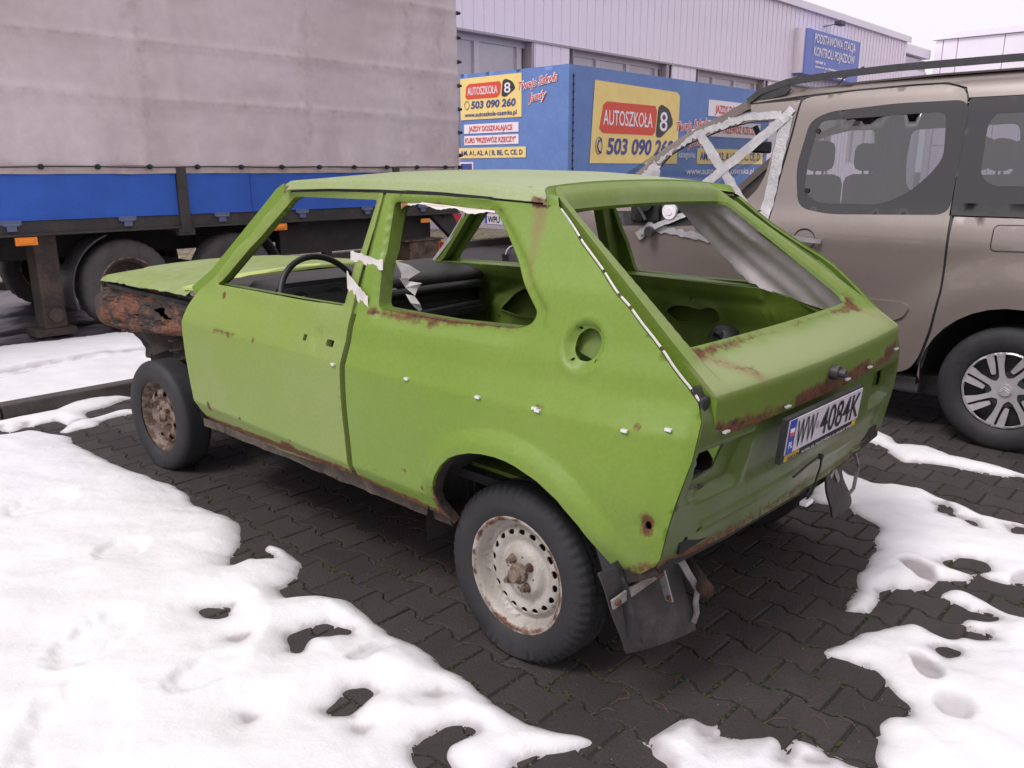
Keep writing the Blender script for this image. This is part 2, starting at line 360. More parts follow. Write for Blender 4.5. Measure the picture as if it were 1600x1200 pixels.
jointmat = mat('mossy_joint_sand', (.024, .020, .017), .95, 0, (.034, .033, .016), 7, .45, .62, bump=.8, bs=160, fine=.35)
pavement = tag(meshobj('pavement', [(-9, -9, -.0045), (14, -9, -.0045), (14, 3.76, -.0045), (-9, 3.76, -.0045)], [(0, 1, 2, 3)], jointmat), kind='structure', label='dark charcoal interlocking block paving of the parking lot with mossy joints')
gridplane('ground', -400, 400, -400, 600, -.05, M['asphalt'])
gridplane('road', -60, 60, 3.86, 9.6, -.004, M['asphalt'])
gridplane('paved_yard', -60, 60, 9.73, 60, .092, M['cobble'])
# cobbles beyond the road, joined: too small to pick apart
cb = MB()
for iy in range(34):
    for ix in range(70):
        x = 3.5+ix*.16+(iy % 2)*.08; y = 9.76+iy*.14
        z = .106+random.uniform(-.004, .006); a = .07+random.uniform(-.006, .004)
        cb.add([(x-a, y-.062, .09), (x+a, y-.062, .09), (x+a, y+.062, .09), (x-a, y+.062, .09), (x-a+.015, y-.048, z), (x+a-.015, y-.048, z), (x+a-.015, y+.048, z), (x-a+.015, y+.048, z)],
               [(4, 5, 6, 7), (0, 1, 5, 4), (1, 2, 6, 5), (2, 3, 7, 6), (3, 0, 4, 7)])
tag(cb.build('cobblestone', M['cobble']), kind='stuff', label='yellowish small cobbles beyond the far kerb')
# pavers: double-T stones laid in wavy rows
PL, PP, JT = .172, .140, .0024
def svals(y): a = abs(y); return -1 if a < .026 else (1 if a > .056 else (a-.026)/.015-1)
def paver_mesh():
    ys = [-PL/2, -.056, -.026, .026, .056, PL/2]; c = .0115
    prof = []
    for y in ys: prof.append((PP/2+c*svals(y), y))
    out = [(x, y) for x, y in prof]+[(-x, y) for x, y in prof[::-1]]
    P = np.array(out); n = len(P)
    def inset(d):
        q = []
        for i in range(n):
            a, b, cc = P[i-1], P[i], P[(i+1) % n]; e1 = (b-a)/np.hypot(*(b-a)); e2 = (cc-b)/np.hypot(*(cc-b))
            n1 = np.array([-e1[1], e1[0]]); n2 = np.array([-e2[1], e2[0]]); k = n1+n2; k = k/(1+n1@n2); q.append(b+k*d)
        return q
    r0, r1, r2_ = inset(JT), inset(JT), inset(JT+.005)
    V = [(x, y, -.03) for x, y in r0]+[(x, y, -.004) for x, y in r1]+[(x, y, 0) for x, y in r2_]
    F = [tuple(range(2*n, 3*n))]+[(k*n+i, k*n+(i+1) % n, (k+1)*n+(i+1) % n, (k+1)*n+i) for k in (0, 1) for i in range(n)]
    return V, F
pv, pf = paver_mesh(); pme = bpy.data.meshes.new('paver'); pme.from_pydata(pv, [], pf); pme.materials.append(pavemat)
at = pme.attributes.new('dirt_shade', 'FLOAT', 'POINT'); at.data.foreach_set('value', [1.4 if v[2] < -.001 else .30 for v in pv])
# snow outlines, metres on the ground
L_a = [(-2.762,5.229),(-1.55,4.115),(-1.094,3.484),(-0.951,3.413),(-0.849,3.137),(-0.879,3.026),(-0.877,2.814),(-0.865,2.564),(-0.829,2.292),(-0.792,2.048),(-0.797,1.929),(-0.842,1.755),(-0.804,1.574),(-0.803,1.441),(-0.843,1.359),(-0.908,1.261),(-0.989,1.191),(-1.013,1.142),(-0.925,1.137),(-0.9,1.095),(-0.871,1.064),(-0.853,1.106),(-0.864,1.157),(-0.823,1.193),(-0.809,1.098),(-0.826,0.969),(-0.895,0.886),(-0.982,0.858),(-0.997,0.778),(-0.911,0.711),(-0.865,0.623),(-0.887,0.526),(-0.909,0.354),(-0.895,0.226),(-0.91,0.135),(-0.917,0.096),(-0.901,0.055),(-0.93,-0.119),(-0.932,-0.233),(-0.901,-0.319),(-0.857,-0.412),(-0.884,-0.414),(-0.951,-0.379),(-1.009,-0.338),(-1.061,-0.311),(-1.102,-0.325),(-1.245,-0.441),(-1.734,-0.663),(-2.617,0.287)]
L_h1 = [(-1.242,0.932),(-1.197,0.902),(-1.153,0.867),(-1.188,0.81),(-1.232,0.828),(-1.253,0.88)]
L_h2 = [(-1.13,0.592),(-1.067,0.579),(-1.006,0.557),(-0.968,0.455),(-0.994,0.425),(-1.009,0.461),(-1.081,0.519),(-1.152,0.473),(-1.17,0.502)]
L_h3 = [(-1.268,0.194),(-1.16,0.22),(-1.115,0.189),(-1.117,0.144),(-1.171,0.141),(-1.227,0.114),(-1.263,0.162)]
L_h4 = [(-1.035,0.039),(-0.993,0.036),(-0.985,-0.006),(-1.018,0.009)]
L_h5 = [(-1.263,0.693),(-1.21,0.668),(-1.248,0.651)]
L_h6 = [(-1.417,0.327),(-1.407,0.293),(-1.422,0.295)]
L_h7 = [(-1.252,0.071),(-1.225,0.042),(-1.246,0.036)]
L_h8 = [(-1.222,-0.138),(-1.199,-0.089),(-1.152,-0.077),(-1.07,-0.103),(-1.024,-0.149),(-1.035,-0.174),(-1.124,-0.152),(-1.164,-0.184),(-1.183,-0.238),(-1.271,-0.174),(-1.231,-0.169)]
K1 = [(-1.242,4.212),(-0.979,3.892),(-0.915,3.789),(-0.73,3.759),(-0.475,3.967),(-0.406,3.932),(-0.295,3.771),(-0.273,3.707),(-0.377,3.69),(-0.519,3.601),(-0.612,3.595),(-0.66,3.446),(-0.784,3.388),(-0.805,3.537),(-0.96,3.487),(-0.94,3.589),(-1.001,3.501),(-1.063,3.48),(-1.056,3.621),(-1.344,3.755)]
K2 = [(-0.859,3.288),(-0.734,3.428),(-0.629,3.412),(-0.475,3.481),(-0.415,3.451),(-0.355,3.386),(-0.432,3.331),(-0.523,3.362),(-0.638,3.324),(-0.68,3.245),(-0.781,3.263),(-0.85,3.231)]
R1 = [(2.059,0.041),(2.238,0.043),(2.132,-0.113),(2.04,-0.159),(2.12,-0.282),(2.039,-0.432),(2.04,-0.593),(1.993,-0.751),(1.957,-0.882),(1.914,-0.889),(1.939,-0.763),(1.879,-0.657),(1.874,-0.504),(1.857,-0.375),(1.776,-0.276),(1.91,-0.159),(1.98,-0.059),(1.963,-0.004)]
R2 = [(1.028,-0.136),(1.245,-0.056),(1.315,-0.047),(1.498,-0.079),(1.419,-0.16),(1.403,-0.282),(1.447,-0.346),(1.466,-0.468),(1.407,-0.547),(1.415,-0.629),(1.327,-0.743),(1.343,-0.827),(1.347,-0.887),(1.39,-1.026),(0.735,-1.138),(0.749,-1.012),(0.736,-0.945),(0.751,-0.867),(0.663,-0.851),(0.621,-0.806),(0.484,-0.751),(0.443,-0.706),(0.45,-0.684),(0.395,-0.654),(0.286,-0.683),(0.231,-0.684),(0.192,-0.632),(0.249,-0.614),(0.353,-0.609),(0.431,-0.57),(0.575,-0.558),(0.714,-0.529),(0.785,-0.492),(0.918,-0.474),(0.998,-0.342),(1.052,-0.309),(1.004,-0.199)]
R2h1 = [(0.755,-0.736),(0.847,-0.783),(0.882,-0.873),(0.809,-0.886),(0.744,-0.849),(0.736,-0.793)]
R2h2 = [(1.256,-0.666),(1.26,-0.738),(1.183,-0.781),(1.19,-0.734)]
R2h3 = [(1.284,-0.84),(1.341,-0.902),(1.248,-0.921),(1.224,-0.875)]
R2h4 = [(1.336,-0.558),(1.383,-0.59),(1.314,-0.615),(1.283,-0.595)]
R3 = [(-0.09,-0.671),(-0.008,-0.701),(0.074,-0.705),(0.117,-0.726),(0.225,-0.779),(0.26,-0.803),(0.264,-0.846),(0.242,-0.879),(0.244,-0.929),(0.284,-0.944),(0.282,-0.977),(0.334,-1.022),(0.362,-1.003),(0.343,-0.97),(0.336,-0.93),(0.369,-0.921),(0.411,-0.927),(0.436,-0.981),(0.476,-0.997),(0.501,-0.965),(0.454,-0.925),(0.476,-0.901),(0.488,-0.844),(0.503,-0.83),(0.571,-0.829),(0.592,-0.852),(0.588,-0.908),(0.553,-0.97),(0.532,-1.009),(0.532,-1.058),(0.562,-1.168),(-0.297,-1.316),(-0.408,-1.197),(-0.49,-0.983),(-0.447,-0.954),(-0.407,-0.95),(-0.319,-0.912),(-0.269,-0.913),(-0.236,-0.94),(-0.229,-0.96),(-0.18,-0.936),(-0.175,-0.904),(-0.129,-0.865),(-0.096,-0.829),(-0.075,-0.788),(-0.092,-0.751),(-0.104,-0.695)]
R3h = [(0.149,-0.894),(0.186,-0.929),(0.196,-0.967),(0.156,-0.97),(0.112,-0.95)]
R5 = [(1.609,-0.79),(1.653,-0.823),(1.677,-0.889),(1.358,-0.95),(1.373,-0.881),(1.484,-0.845),(1.557,-0.807)]
F1 = [(-0.77,-0.499),(-0.721,-0.505),(-0.677,-0.527),(-0.632,-0.533),(-0.622,-0.548),(-0.623,-0.577),(-0.611,-0.616),(-0.665,-0.629),(-0.627,-0.652),(-0.595,-0.68),(-0.568,-0.709),(-0.546,-0.715),(-0.537,-0.735),(-0.556,-0.765),(-0.599,-0.785),(-0.567,-0.793),(-0.528,-0.767),(-0.507,-0.786),(-0.503,-0.822),(-0.525,-0.859),(-0.551,-0.851),(-0.574,-0.832),(-0.549,-0.866),(-0.516,-0.875),(-0.505,-0.926),(-0.493,-0.981),(-0.607,-1.021),(-0.945,-0.765),(-0.853,-0.609),(-0.805,-0.596),(-0.808,-0.544)]
L_a = [(-6, 7), (-2.9, 4.9)]+L_a[1:-3]+[(-1.25, -.44), (-1.7, -1.3), (-2.6, -2.6), (-7, -4)]
L_a = [(-6, 3.5), (-2.9, 3.62), (-1.6, 3.55)]+L_a[4:]
K1 = [(-5, 3.78), (-2.5, 3.8), (-1.4, 3.78)]+K1[3:-1]+[(-1.4, 3.55), (-3, 3.52), (-5, 3.5)]
R3 = R3+[]
LH = [L_h1, L_h2, L_h3, L_h4, L_h5, L_h6, L_h7, L_h8]
def field(P, pols, holes, amp=.012, seed=0):
    d = np.full(len(P), -1e9)
    for q in pols:
        q = np.asarray(q); lo, hi = q.min(0)-.4, q.max(0)+.4; k = ((P > lo) & (P < hi)).all(1); e = np.full(len(P), -.4); e[k] = sdf(P[k], q); d = np.maximum(d, e)
    for h in holes:
        q = np.asarray(h); lo, hi = q.min(0)-.25, q.max(0)+.25; k = ((P > lo) & (P < hi)).all(1); e = np.full(len(P), .25); e[k] = -sdf(P[k], q); d = np.minimum(d, e)
    return d+amp*(2.4*fbm(P[:, 0], P[:, 1], 11, 3, seed)+1.5*fbm(P[:, 0], P[:, 1], 34, 2, seed+4))
def snowmesh(name, x0, x1, y0, y1, st, pols, holes, H, m, seed=0, amp=.012, base=0., lump=.02, slush=(), tracks=(), foot=()):
    X, Y = np.meshgrid(np.arange(x0, x1, st), np.arange(y0, y1, st)); P = np.stack([X.ravel(), Y.ravel()], 1)
    d = field(P, pols, holes, amp, seed)
    h = np.where(d > 0, H*(1-np.exp(-np.clip(d, 0, 9)/.060)), np.clip(d, -.03, 0)*H/.060)
    edge = ss(d/.08)
    x, y = P.T
    h += edge*(lump*fbm(x, y, 3.6, 3, seed+3)*2+.22*lump*fbm(x, y, 14, 3, seed+5)*2+.0025*fbm(x, y, 70, 2, seed+7))
    for (a, b, wd, dp) in tracks:
        a = np.array(a, float); b = np.array(b, float); ab = b-a; tt = np.clip(((P-a)@ab)/(ab@ab), 0, 1); q = np.hypot(*(P-a-tt[:, None]*ab).T)+.02*fbm(x, y, 6, 2, 40); h -= dp*ss(1-q/wd)
    sl = np.zeros(len(P))
    for (cx, cy, rx, ry, an, dp, s_) in foot:
        ca, sa = math.cos(an), math.sin(an); u = ((x-cx)*ca+(y-cy)*sa)/rx; v = (-(x-cx)*sa+(y-cy)*ca)/ry; q = np.hypot(u, v)+.35*fbm(x, y, 22, 3, 11)
        k = ss((1.25-q)/.5); h -= dp*k; sl = np.maximum(sl, k*s_)
    sl = np.maximum(sl, .8*ss((.014-h)/.014)*(d > -.02)); sl = np.maximum(sl, .30*ss(1-d/.05)); sl = np.clip(sl+.5*fbm(x, y, 8, 4, 91)*sl+.10*ss(fbm(x, y, 2.2, 4, 55)*3), 0, 1)
    Z = h.reshape(X.shape); D = d.reshape(X.shape)
    for _ in range(3):
        B = Z.copy(); B[1:-1, 1:-1] = (Z[1:-1, 1:-1]*4+Z[:-2, 1:-1]*2+Z[2:, 1:-1]*2+Z[1:-1, :-2]*2+Z[1:-1, 2:]*2+Z[:-2, :-2]+Z[2:, 2:]+Z[:-2, 2:]+Z[2:, :-2])/16
        Z = np.where(abs(D) < .06, B, Z)
    Z = Z+base
    V = np.stack([X, Y, Z], 2).reshape(-1, 3); r, c = X.shape
    i = np.arange(r*c).reshape(r, c); q = np.stack([i[:-1, :-1], i[:-1, 1:], i[1:, 1:], i[1:, :-1]], 2).reshape(-1, 4)
    keep = (d[q].max(1) > -.012); q = q[keep]; u, inv = np.unique(q, return_inverse=True); inv = inv.reshape(q.shape)
    return meshobj(name, V[u], inv, m, None, True, {'dirt_shade': sl[u]})
sm = mat('melting_snow', (.72, .705, .722), .5, 0, None, bump=.28, bs=90, spec=.25)
t = sm.node_tree; N = t.nodes; L = t.links; p = N['Principled BSDF']
a = N.new('ShaderNodeAttribute'); a.attribute_name = 'dirt_shade'; mxn = N.new('ShaderNodeMixRGB'); L.new(a.outputs['Fac'], mxn.inputs['Fac'])
mxn.inputs['Color1'].default_value = (.72, .705, .722, 1); mxn.inputs['Color2'].default_value = (.30, .265, .275, 1); L.new(mxn.outputs[0], p.inputs['Base Color'])
p.inputs['Subsurface Weight'].default_value = .25; p.inputs['Subsurface Radius'].default_value = (.02, .02, .025); p.inputs['Subsurface Scale'].default_value = .6
foots = [(-1.55, .95, .16, .09, .6, .02, 0), (-1.75, .55, .2, .12, 1.1, .02, 0), (-1.4, .55, .12, .07, .2, .02, 0), (-1.9, 1.6, .22, .12, .8, .018, 0), (-1.25, 1.5, .1, .08, .8, .018, 0), (-1.02, .30, .07, .03, 0, .02, .3), (-1.3, 2.2, .14, .1, .2, .015, 0)]
a1 = snowmesh('snow', -3.0, -.6, -1.6, 3.75, .0092, [L_a], LH, .042, sm, 1, .010, lump=.016, foot=foots)
tag(a1, 'large melting snow sheet left of the green car with holes showing the paving', kind='stuff')
a2 = snowmesh('snow', -7.2, -2.98, -4, 3.8, .04, [L_a], [], .042, sm, 1, .010, lump=.016); tag(a2, 'snow cover at the far left edge of the parking lot', kind='stuff')
a3 = snowmesh('snow', -5, .15, 3.15, 3.83, .016, [K1, K2], [], .035, sm, 21, .012, lump=.012); tag(a3, 'narrow snow remains between the kerb and the front wheel of the green car', kind='stuff')
rf = [(.63, -.71, .075, .05, 1.0, .018, .95), (.02, -.92, .075, .035, .6, .02, .8), (-.12, -1.03, .06, .05, .5, .02, .55), (.80, -1.0, .06, .04, 0, .02, .7), (1.25, -.62, .08, .04, 0, .015, .35)]
b1 = snowmesh('snow', -.15, 2.4, -1.5, .12, .0095, [R1, R2], [R2h1, R2h2, R2h3, R2h4], .034, sm, 5, .012, lump=.014, foot=rf); tag(b1, 'melting snow patches behind the green car reaching towards the beige van wheel', kind='stuff')
b2 = snowmesh('snow', -.55, .75, -1.6, -.6, .0095, [R3, R5], [R3h], .040, sm, 6, .012, lump=.018, foot=rf); tag(b2, 'thick trampled snow patch at the lower right corner', kind='stuff')
b3 = snowmesh('snow', -1.0, -.45, -1.1, -.45, .007, [F1], [(( -.66, -.60), (-.64, -.57), (-.62, -.60), (-.65, -.62))], .022, sm, 8, .012, lump=.022); tag(b3, 'small crumbling snow patch on the paving at the bottom edge', kind='stuff')
rs = [(-14, 3.88), (1.9, 3.88), (1.6, 4.3), (1.2, 4.55), (.6, 5.2), (.9, 5.6), (.5, 5.95), (-14, 5.95)]
c1 = snowmesh('snow', -14, 2.2, 3.86, 6.05, .03, [rs], [], .05, sm, 12, .03, lump=.02, tracks=[((-14, 3.9), (0, 4.86), .10, .055), ((-14, 4.72), (3, 5.0), .09, .05)], foot=[(-8, 4.86, 9, .03, .02, .02, .8)])
tag(c1, 'snow on the road between the kerb and the lorry trailer with a dark wheel track', kind='stuff')
slm = mat('grey_road_slush', rgb(88, 80, 90), .45, 0, rgb(58, 52, 58), 4, .4, .65, bump=.6, bs=30, fine=.15)
c2_ = snowmesh('slush', -14, 2.6, 5.95, 10.4, .05, [[(-14, 5.97), (1.6, 5.98), (1.0, 7.4), (2.2, 9.6), (-14, 9.6)]], [], .025, slm, 15, .06, lump=.02, tracks=[((-14, 6.55), (3, 6.5), .15, .04), ((-14, 7.6), (3, 7.5), .2, .04)])
tag(c2_, 'grey trodden slush under and beyond the lorry trailer', kind='stuff')
c3_ = snowmesh('snow', -12, 3.4, 9.8, 14, .06, [[(-12, 10.2), (3.0, 10.4), (2.2, 12.4), (-12, 13)]], [], .04, sm, 33, .1, base=.1, lump=.03); tag(c3_, 'far snow seen under the lorry trailer', kind='stuff')
# pavers placed
allsnow = [L_a, K1, K2, R1, R2, R3, R5, F1]
cen = []
for ix in range(int(-5.0/PP), int(9.5/PP)):
    for iy in range(int(-5.0/PL), int(3.9/PL)+2):
        x = ix*PP; y = iy*PL+(PL/2 if ix % 2 else 0)
        if y < 3.66: cen.append((x, y))
cen = np.array(cen); dd = field(cen, allsnow, LH+[R2h1, R3h], 0, 0)
camp = np.array([-2.29286, -1.46117]); dist = np.hypot(*(cen-camp).T)
dv = (np.array([[*c, 0] for c in cen])-np.array([-2.29286, -1.46117, 1.39109])); fz = dv@np.array(f_); fx = dv@np.array(r2)/fz; fy = dv@np.array(u2)/fz
vis = (fz > 0) & (abs(fx) < .68) & (abs(fy) < .53) & (dd < .10)
rank = np.argsort(np.where(vis, dist, 1e3)); pick = set(rank[:300].tolist())
rest = MB()
for i, (x, y) in enumerate(cen):
    jz = random.uniform(-.002, .002); rz = random.gauss(0, .006); tx, ty = random.gauss(0, .006), random.gauss(0, .006)
    if i in pick:
        o = bpy.data.objects.new('paver', pme); o.location = (x, y, jz); o.rotation_euler = (tx, ty, rz); C.objects.link(o); o.parent = pavement
    elif dist[i] < 13:
        ca, sa = math.cos(rz), math.sin(rz)
        rest.add([(x+a*ca-b*sa, y+a*sa+b*ca, c+jz+tx*b-ty*a) for a, b, c in pv], pf)
ro = meshobj('paver', rest.v, rest.f, pavemat, pavement, False, {'dirt_shade': np.tile([1.4 if v[2] < -.001 else .30 for v in pv], len(rest.v)//len(pv))}); tag(ro, kind='stuff')
# kerbs
def kerbrow(x0, x1, y0, y1, zt, lab, L_=1.0):
    k = tag(meshobj('kerb', [(x0, y0+.01, -.04), (x1, y0+.01, -.04), (x1, y1-.01, -.04), (x0, y1-.01, -.04)], [(0, 1, 2, 3)], M['kerb']), lab, kind='structure')
    b = MB().box(.004, L_-.004, 0, y1-y0, -.15, 0, ch=.012); me = None
    n = int((x1-x0)/L_)
    for i in range(n):
        if me is None: o = b.build('kerb_stone', M['kerb'], k); me = o.data
        else: o = bpy.data.objects.new('kerb_stone', me); C.objects.link(o); o.parent = k
        o.location = (x0+i*L_, y0+random.uniform(-.004, .004), zt+random.uniform(-.004, .004))
kerbrow(-9, 14, 3.765, 3.865, .085, 'low dark concrete kerb between the parking lot and the road')
kerbrow(-9, 24, 9.6, 9.72, .115, 'dark kerb along the far side of the road')
# moss, needles, litter
ms = MB(); tw = MB()
def blade(x, y, r, h):
    a = random.uniform(0, 6.28); t = [(x+r*math.cos(a+k*2.1), y+r*math.sin(a+k*2.1), .0) for k in range(3)]
    ms.add(t+[(x+random.uniform(-r, r)*.5, y+random.uniform(-r, r)*.5, h)], [(0, 1, 3), (1, 2, 3), (2, 0, 3)])
sd_ = MB()
def crumb(b, x, y, r, h):
    a = random.uniform(0, 6.28); n = 5
    V = [(x+r*random.uniform(.6, 1.2)*math.cos(a+k*2*PI/n), y+r*random.uniform(.6, 1.2)*math.sin(a+k*2*PI/n), -.001) for k in range(n)]
    b.add(V+[(x, y, h)], [(k, (k+1) % n, n) for k in range(n)])
for ix in range(int(-1.8/PP), int(2.6/PP)):
    for iy in range(-9, 22):
        for k in range(22):
            if k < 14:
                y = iy*PL+random.random()*PL; x = (ix+.5)*PP+random.gauss(0, .004)+.0115*svals(((y+PL/2) % PL)-PL/2)*(1 if ix % 2 == 0 else -1)
            else:
                x = ix*PP+random.uniform(-.07, .07); y = iy*PL+(0 if ix % 2 else PL/2)+random.gauss(0, .003)
            q = fbm(np.array([x]), np.array([y]), 2.2, 3, 77)[0]+fbm(np.array([x]), np.array([y]), 11, 2, 78)[0]*.7
            if q > .10: crumb(ms, x, y, random.uniform(.003, .009), random.uniform(.001, .005))
            elif q < -.02: crumb(sd_, x, y, random.uniform(.002, .006), random.uniform(.0005, .0025))
tag(sd_.build('joint_sand', mat('joint_sand', (.075, .058, .038), .95, 0, (.04, .034, .026), 40, .4, .6)), 'brown sand and crumbs spilling from the paving joints', kind='stuff')
gt = MB()
for k in range(900):
    x = random.uniform(-1.4, 2.2); y = random.uniform(-1.3, 2.4); crumb(gt, x, y, random.uniform(.0012, .003), random.uniform(.0015, .004))
tag(gt.build('grit', mat('pale_grit', (.16, .14, .13), .9)), 'fine pale grit scattered on the paving', kind='stuff')
tag(ms.build('moss', M['moss']), 'green moss tufts in the paving joints', kind='stuff')
for k in range(300):
    x = random.uniform(-1.2, 1.8); y = random.uniform(-1.3, 2.6); a = random.uniform(0, 6.28); l = random.uniform(.02, .07)
    tw.tube([(x, y, .004), (x+l*.5*math.cos(a), y+l*.5*math.sin(a), .008), (x+l*math.cos(a+.2), y+l*math.sin(a+.2), .004)], .0008, 3, cap=False)
tag(tw.build('dry_needle', M['twig']), 'scattered dry needles and grass blades on the paving', kind='stuff')
# ================================================================ industrial hall
hall = empty('industrial_hall', (20, 12.5, 0), 'long pale lavender industrial hall with standing seam cladding and strip windows', 'building')
HT = 6.98; wins = [(9.05, 13.5), (14.95, 19.38), (21.0, 25.45), (27.0, 31.4), (33, 37.2)]
MB().box(3, 38.8, 12.9, 30, 0, 6.9).build('wall', M['clad'], hall)
pme_cache = {}
def panel(par, nm, w_, z0, z1, x, m, y=12.5, th=.03):
    key = (nm, round(w_, 3), z0, z1)
    if key not in pme_cache:
        b = MB().box(.012, w_-.012, 0, th*.7, z0, z1); b.box(-.006, .012, -.022, th, z0, z1); b.add([(w_-.012, th*.7, z0), (w_, th, z0), (w_, th, z1), (w_-.012, th*.7, z1)], [(0, 1, 2, 3)])
        o = b.build(nm, m, par); pme_cache[key] = o.data
    else: o = bpy.data.objects.new(nm, pme_cache[key]); C.objects.link(o); o.parent = par; o.matrix_parent_inverse = Matrix.Translation(-par.location)
    o.location = (x, y, 0); return o
x = 5.0; PWD = .338
k = 0
while x < 38.78:
    inw = any(a-.02 < x+PWD/2 < b for a, b in wins)
    panel(hall, 'cladding_panel', PWD, 4.38, HT, x, M['clad'])
    if not inw: panel(hall, 'cladding_panel', PWD, .1, 4.36, x, M['clad'], y=12.503)
    x += PWD; k += 1
MB().box(4.9, 38.9, 12.40, 12.8, HT, HT+.14).box(4.9, 38.9, 12.36, 12.42, HT-.08, HT+.16).build('roof_flashing', M['clad2'], hall)
MB().box(4.9, 38.8, 12.47, 12.9, 4.345, 4.395).build('lintel_flashing', M['trimgrey'], hall)
MB().box(4.9, 38.8, 12.62, 12.9, 0, 1.6).build('plinth', M['clad'], hall)
for a, b in wins:
    W_ = b-a; fr = MB()
    fr.box(a, b, 12.72, 12.80, 4.22, 4.345); fr.box(a, b, 12.72, 12.80, 1.6, 1.7)
    for q in (0, .27, .58, .9): fr.box(a+W_*q, a+W_*q+.16, 12.70, 12.80, 1.7, 4.22)
    fo = fr.build('window', M['winframe'], hall)
    for q0, q1 in ((0, .27), (.27, .58), (.58, .9)):
        MB().box(a+W_*q0+.16, a+W_*q1, 12.76, 12.77, 1.7, 4.22).build('pane', M['winglass'], fo)
    for q0, q1 in ((b-.14, b), (a, a+.02)): MB().box(q0, q1, 12.50, 12.80, 1.6, 4.34).build('window_reveal', M['trimgrey'], hall)
# sign board and lamp
sg = empty('sign_board', (29.8, 12.2, 5.4), 'blue box sign with white lettering mounted on the pale hall facade', 'sign')
MB().box(27.42, 32.2, 12.02, 12.40, 4.68, 6.19).build('board', M['signblue'], sg)
MB().box(27.30, 27.40, 12.1, 12.47, 4.72, 6.22).build('edge_strip', M['winframe'], sg)
def ytext(s, x, z, w_, h, m, par, y=12.0, **k): return text(s, m, par, (x, y, z), (1, 0, 0), (0, 0, 1), w_, h, **k)
ytext('PODSTAWOWA STACJA', 27.95, 5.78, 3.75, .30, M['white'], sg, off=.02); ytext('KONTROLI POJAZDÓW', 27.95, 5.34, 3.75, .30, M['white'], sg, off=.02)
wb = MB()
for z, x0, ws, h in ((5.10, 28.2, (.22, .3, .12), .09), (5.0, 30.8, (.3, .25), .08), (4.95, 28.2, (.5, .15, .2, .7, .5, .3), .06), (4.80, 29.0, (.6, .7, .3), .08), (4.72, 29.0, (.4, .6, .8), .05)):
    for q in ws:
        c = x0
        while c < x0+q: wb.box(c, c+h*.45, 12.0, 12.015, z, z+h*random.uniform(.75, 1)); c += h*.68
        x0 += q+.1
wb.build('small_lettering', M['white'], sg)
lm = empty('flood_lamp', (29.9, 12.2, 6.5), 'small grey flood lamp on a bracket above the blue sign', 'lamp')
MB().tube([(29.7, 12.48, 6.55), (29.8, 12.2, 6.6), (29.9, 12.05, 6.62)], .04, 6).build('bracket', M['trimgrey'], lm)
MB().box(29.72, 30.2, 11.85, 12.1, 6.55, 6.72, ch=.03).build('lamp_head', M['greyplastic'], lm)
# right-hand building
rb = empty('panel_building', (43, 6, 0), 'pale building with large smooth wall panels behind the van roof', 'building')
MB().box(43.1, 60, -30, 12.6, 0, 7.6).build('wall', M['clad2'], rb)
ys = [12.6, 12.25, 11.6, 9.6, 7.4, 5.2, 3.0, .8, -1.4, -3.6, -5.8, -8, -12]
for a, b in zip(ys[:-1], ys[1:]):
    for z0, z1 in ((.1, 2.5), (2.52, 5.1), (5.12, 7.42)): MB().box(43, 43.08, b+.02, a-.02, z0+.01, z1).build('facade_panel', M['clad2'], rb)
MB().box(42.9, 43.3, -30, 12.75, 7.45, 7.72).build('roof_flashing', M['clad2'], rb)
MB().box(38.9, 43.1, 12.9, 20, 0, 6.0).box(38.9, 43.1, 12.8, 20, 6.6, 7.0).build('link_wall', M['clad2'], rb)
MB().box(38.95, 43.0, 12.95, 13.0, 4.9, 6.5).build('link_window', M['winglass'], rb)
# ================================================================ lorry trailer with grey tarpaulin
TY = 5.91; tr = empty('lorry_trailer', (0, 7.1, 0), 'long lorry trailer with grey tarpaulin, blue side boards and muddy black chassis', 'trailer')
knx = [.08+.4368*i for i in range(-16, 11)]+[4.68]
def tarpf(x, z):
    y = TY+.02+.022*fbm(x, z, .9, 3, 3)*2+.006*fbm(x*.6, z*2.5, 2.4, 3, 8)*2
    low = ss((1.95-z)/.6)
    y = y+low*.012*np.cos((x-.08)/.4368*2*PI)*-1+low*.004*fbm(x*4, z, 5, 3, 5)*2
    for xc in (.95, 1.28, 2.6, 3.9, -.9, -2.4): y = y-.012*np.exp(-((x-xc)/.05)**2)*(.5+vnoise(x*0+xc, z, 1.3, 9))
    for zc, dzx in ((2.45, .0), (3.05, .02), (2.0, -.01)): y = y-.010*np.exp(-((z-zc-dzx*x)/.03)**2)
    return x, y-.02*ss((z-3.6)/.4), z
def tdark(V):  # darker along the folds, in a few columns and towards the bottom
    d = np.zeros(len(V))
    for xc in (.95, 2.6, 3.9, 4.4): d = np.maximum(d, .32*np.exp(-((V[:, 0]-xc)/.18)**2))
    for zc, dzx in ((2.45, .0), (3.05, .02), (2.0, -.01)): d = np.maximum(d, .42*np.exp(-((V[:, 2]-zc-dzx*V[:, 0])/.03)**2))
    return np.maximum(d, .38*ss((1.62-V[:, 2])/.3))
sheet('tarpaulin', [(-7, 1.435), (4.69, 1.435), (4.69, 3.95), (-7, 3.95)], tarpf, M['tarp'], tr, step=.04, thick=.004, dirt_shade=tdark)
sheet('tarpaulin_end', [(TY+.02, 1.40), (8.4, 1.40), (8.4, 3.95), (TY+.02, 3.95)], lambda a, b: (4.69+.01*fbm(a, b, 2, 3, 2)*2, a, b), M['tarp'], tr, step=.1, thick=.004, dirt_shade=tdark)
MB().box(-7, 4.68, TY+.03, 8.4, 3.93, 3.97).box(-7, 4.68, 8.38, 8.42, 1.0, 3.95).build('tarpaulin_roof', M['tarp'], tr)
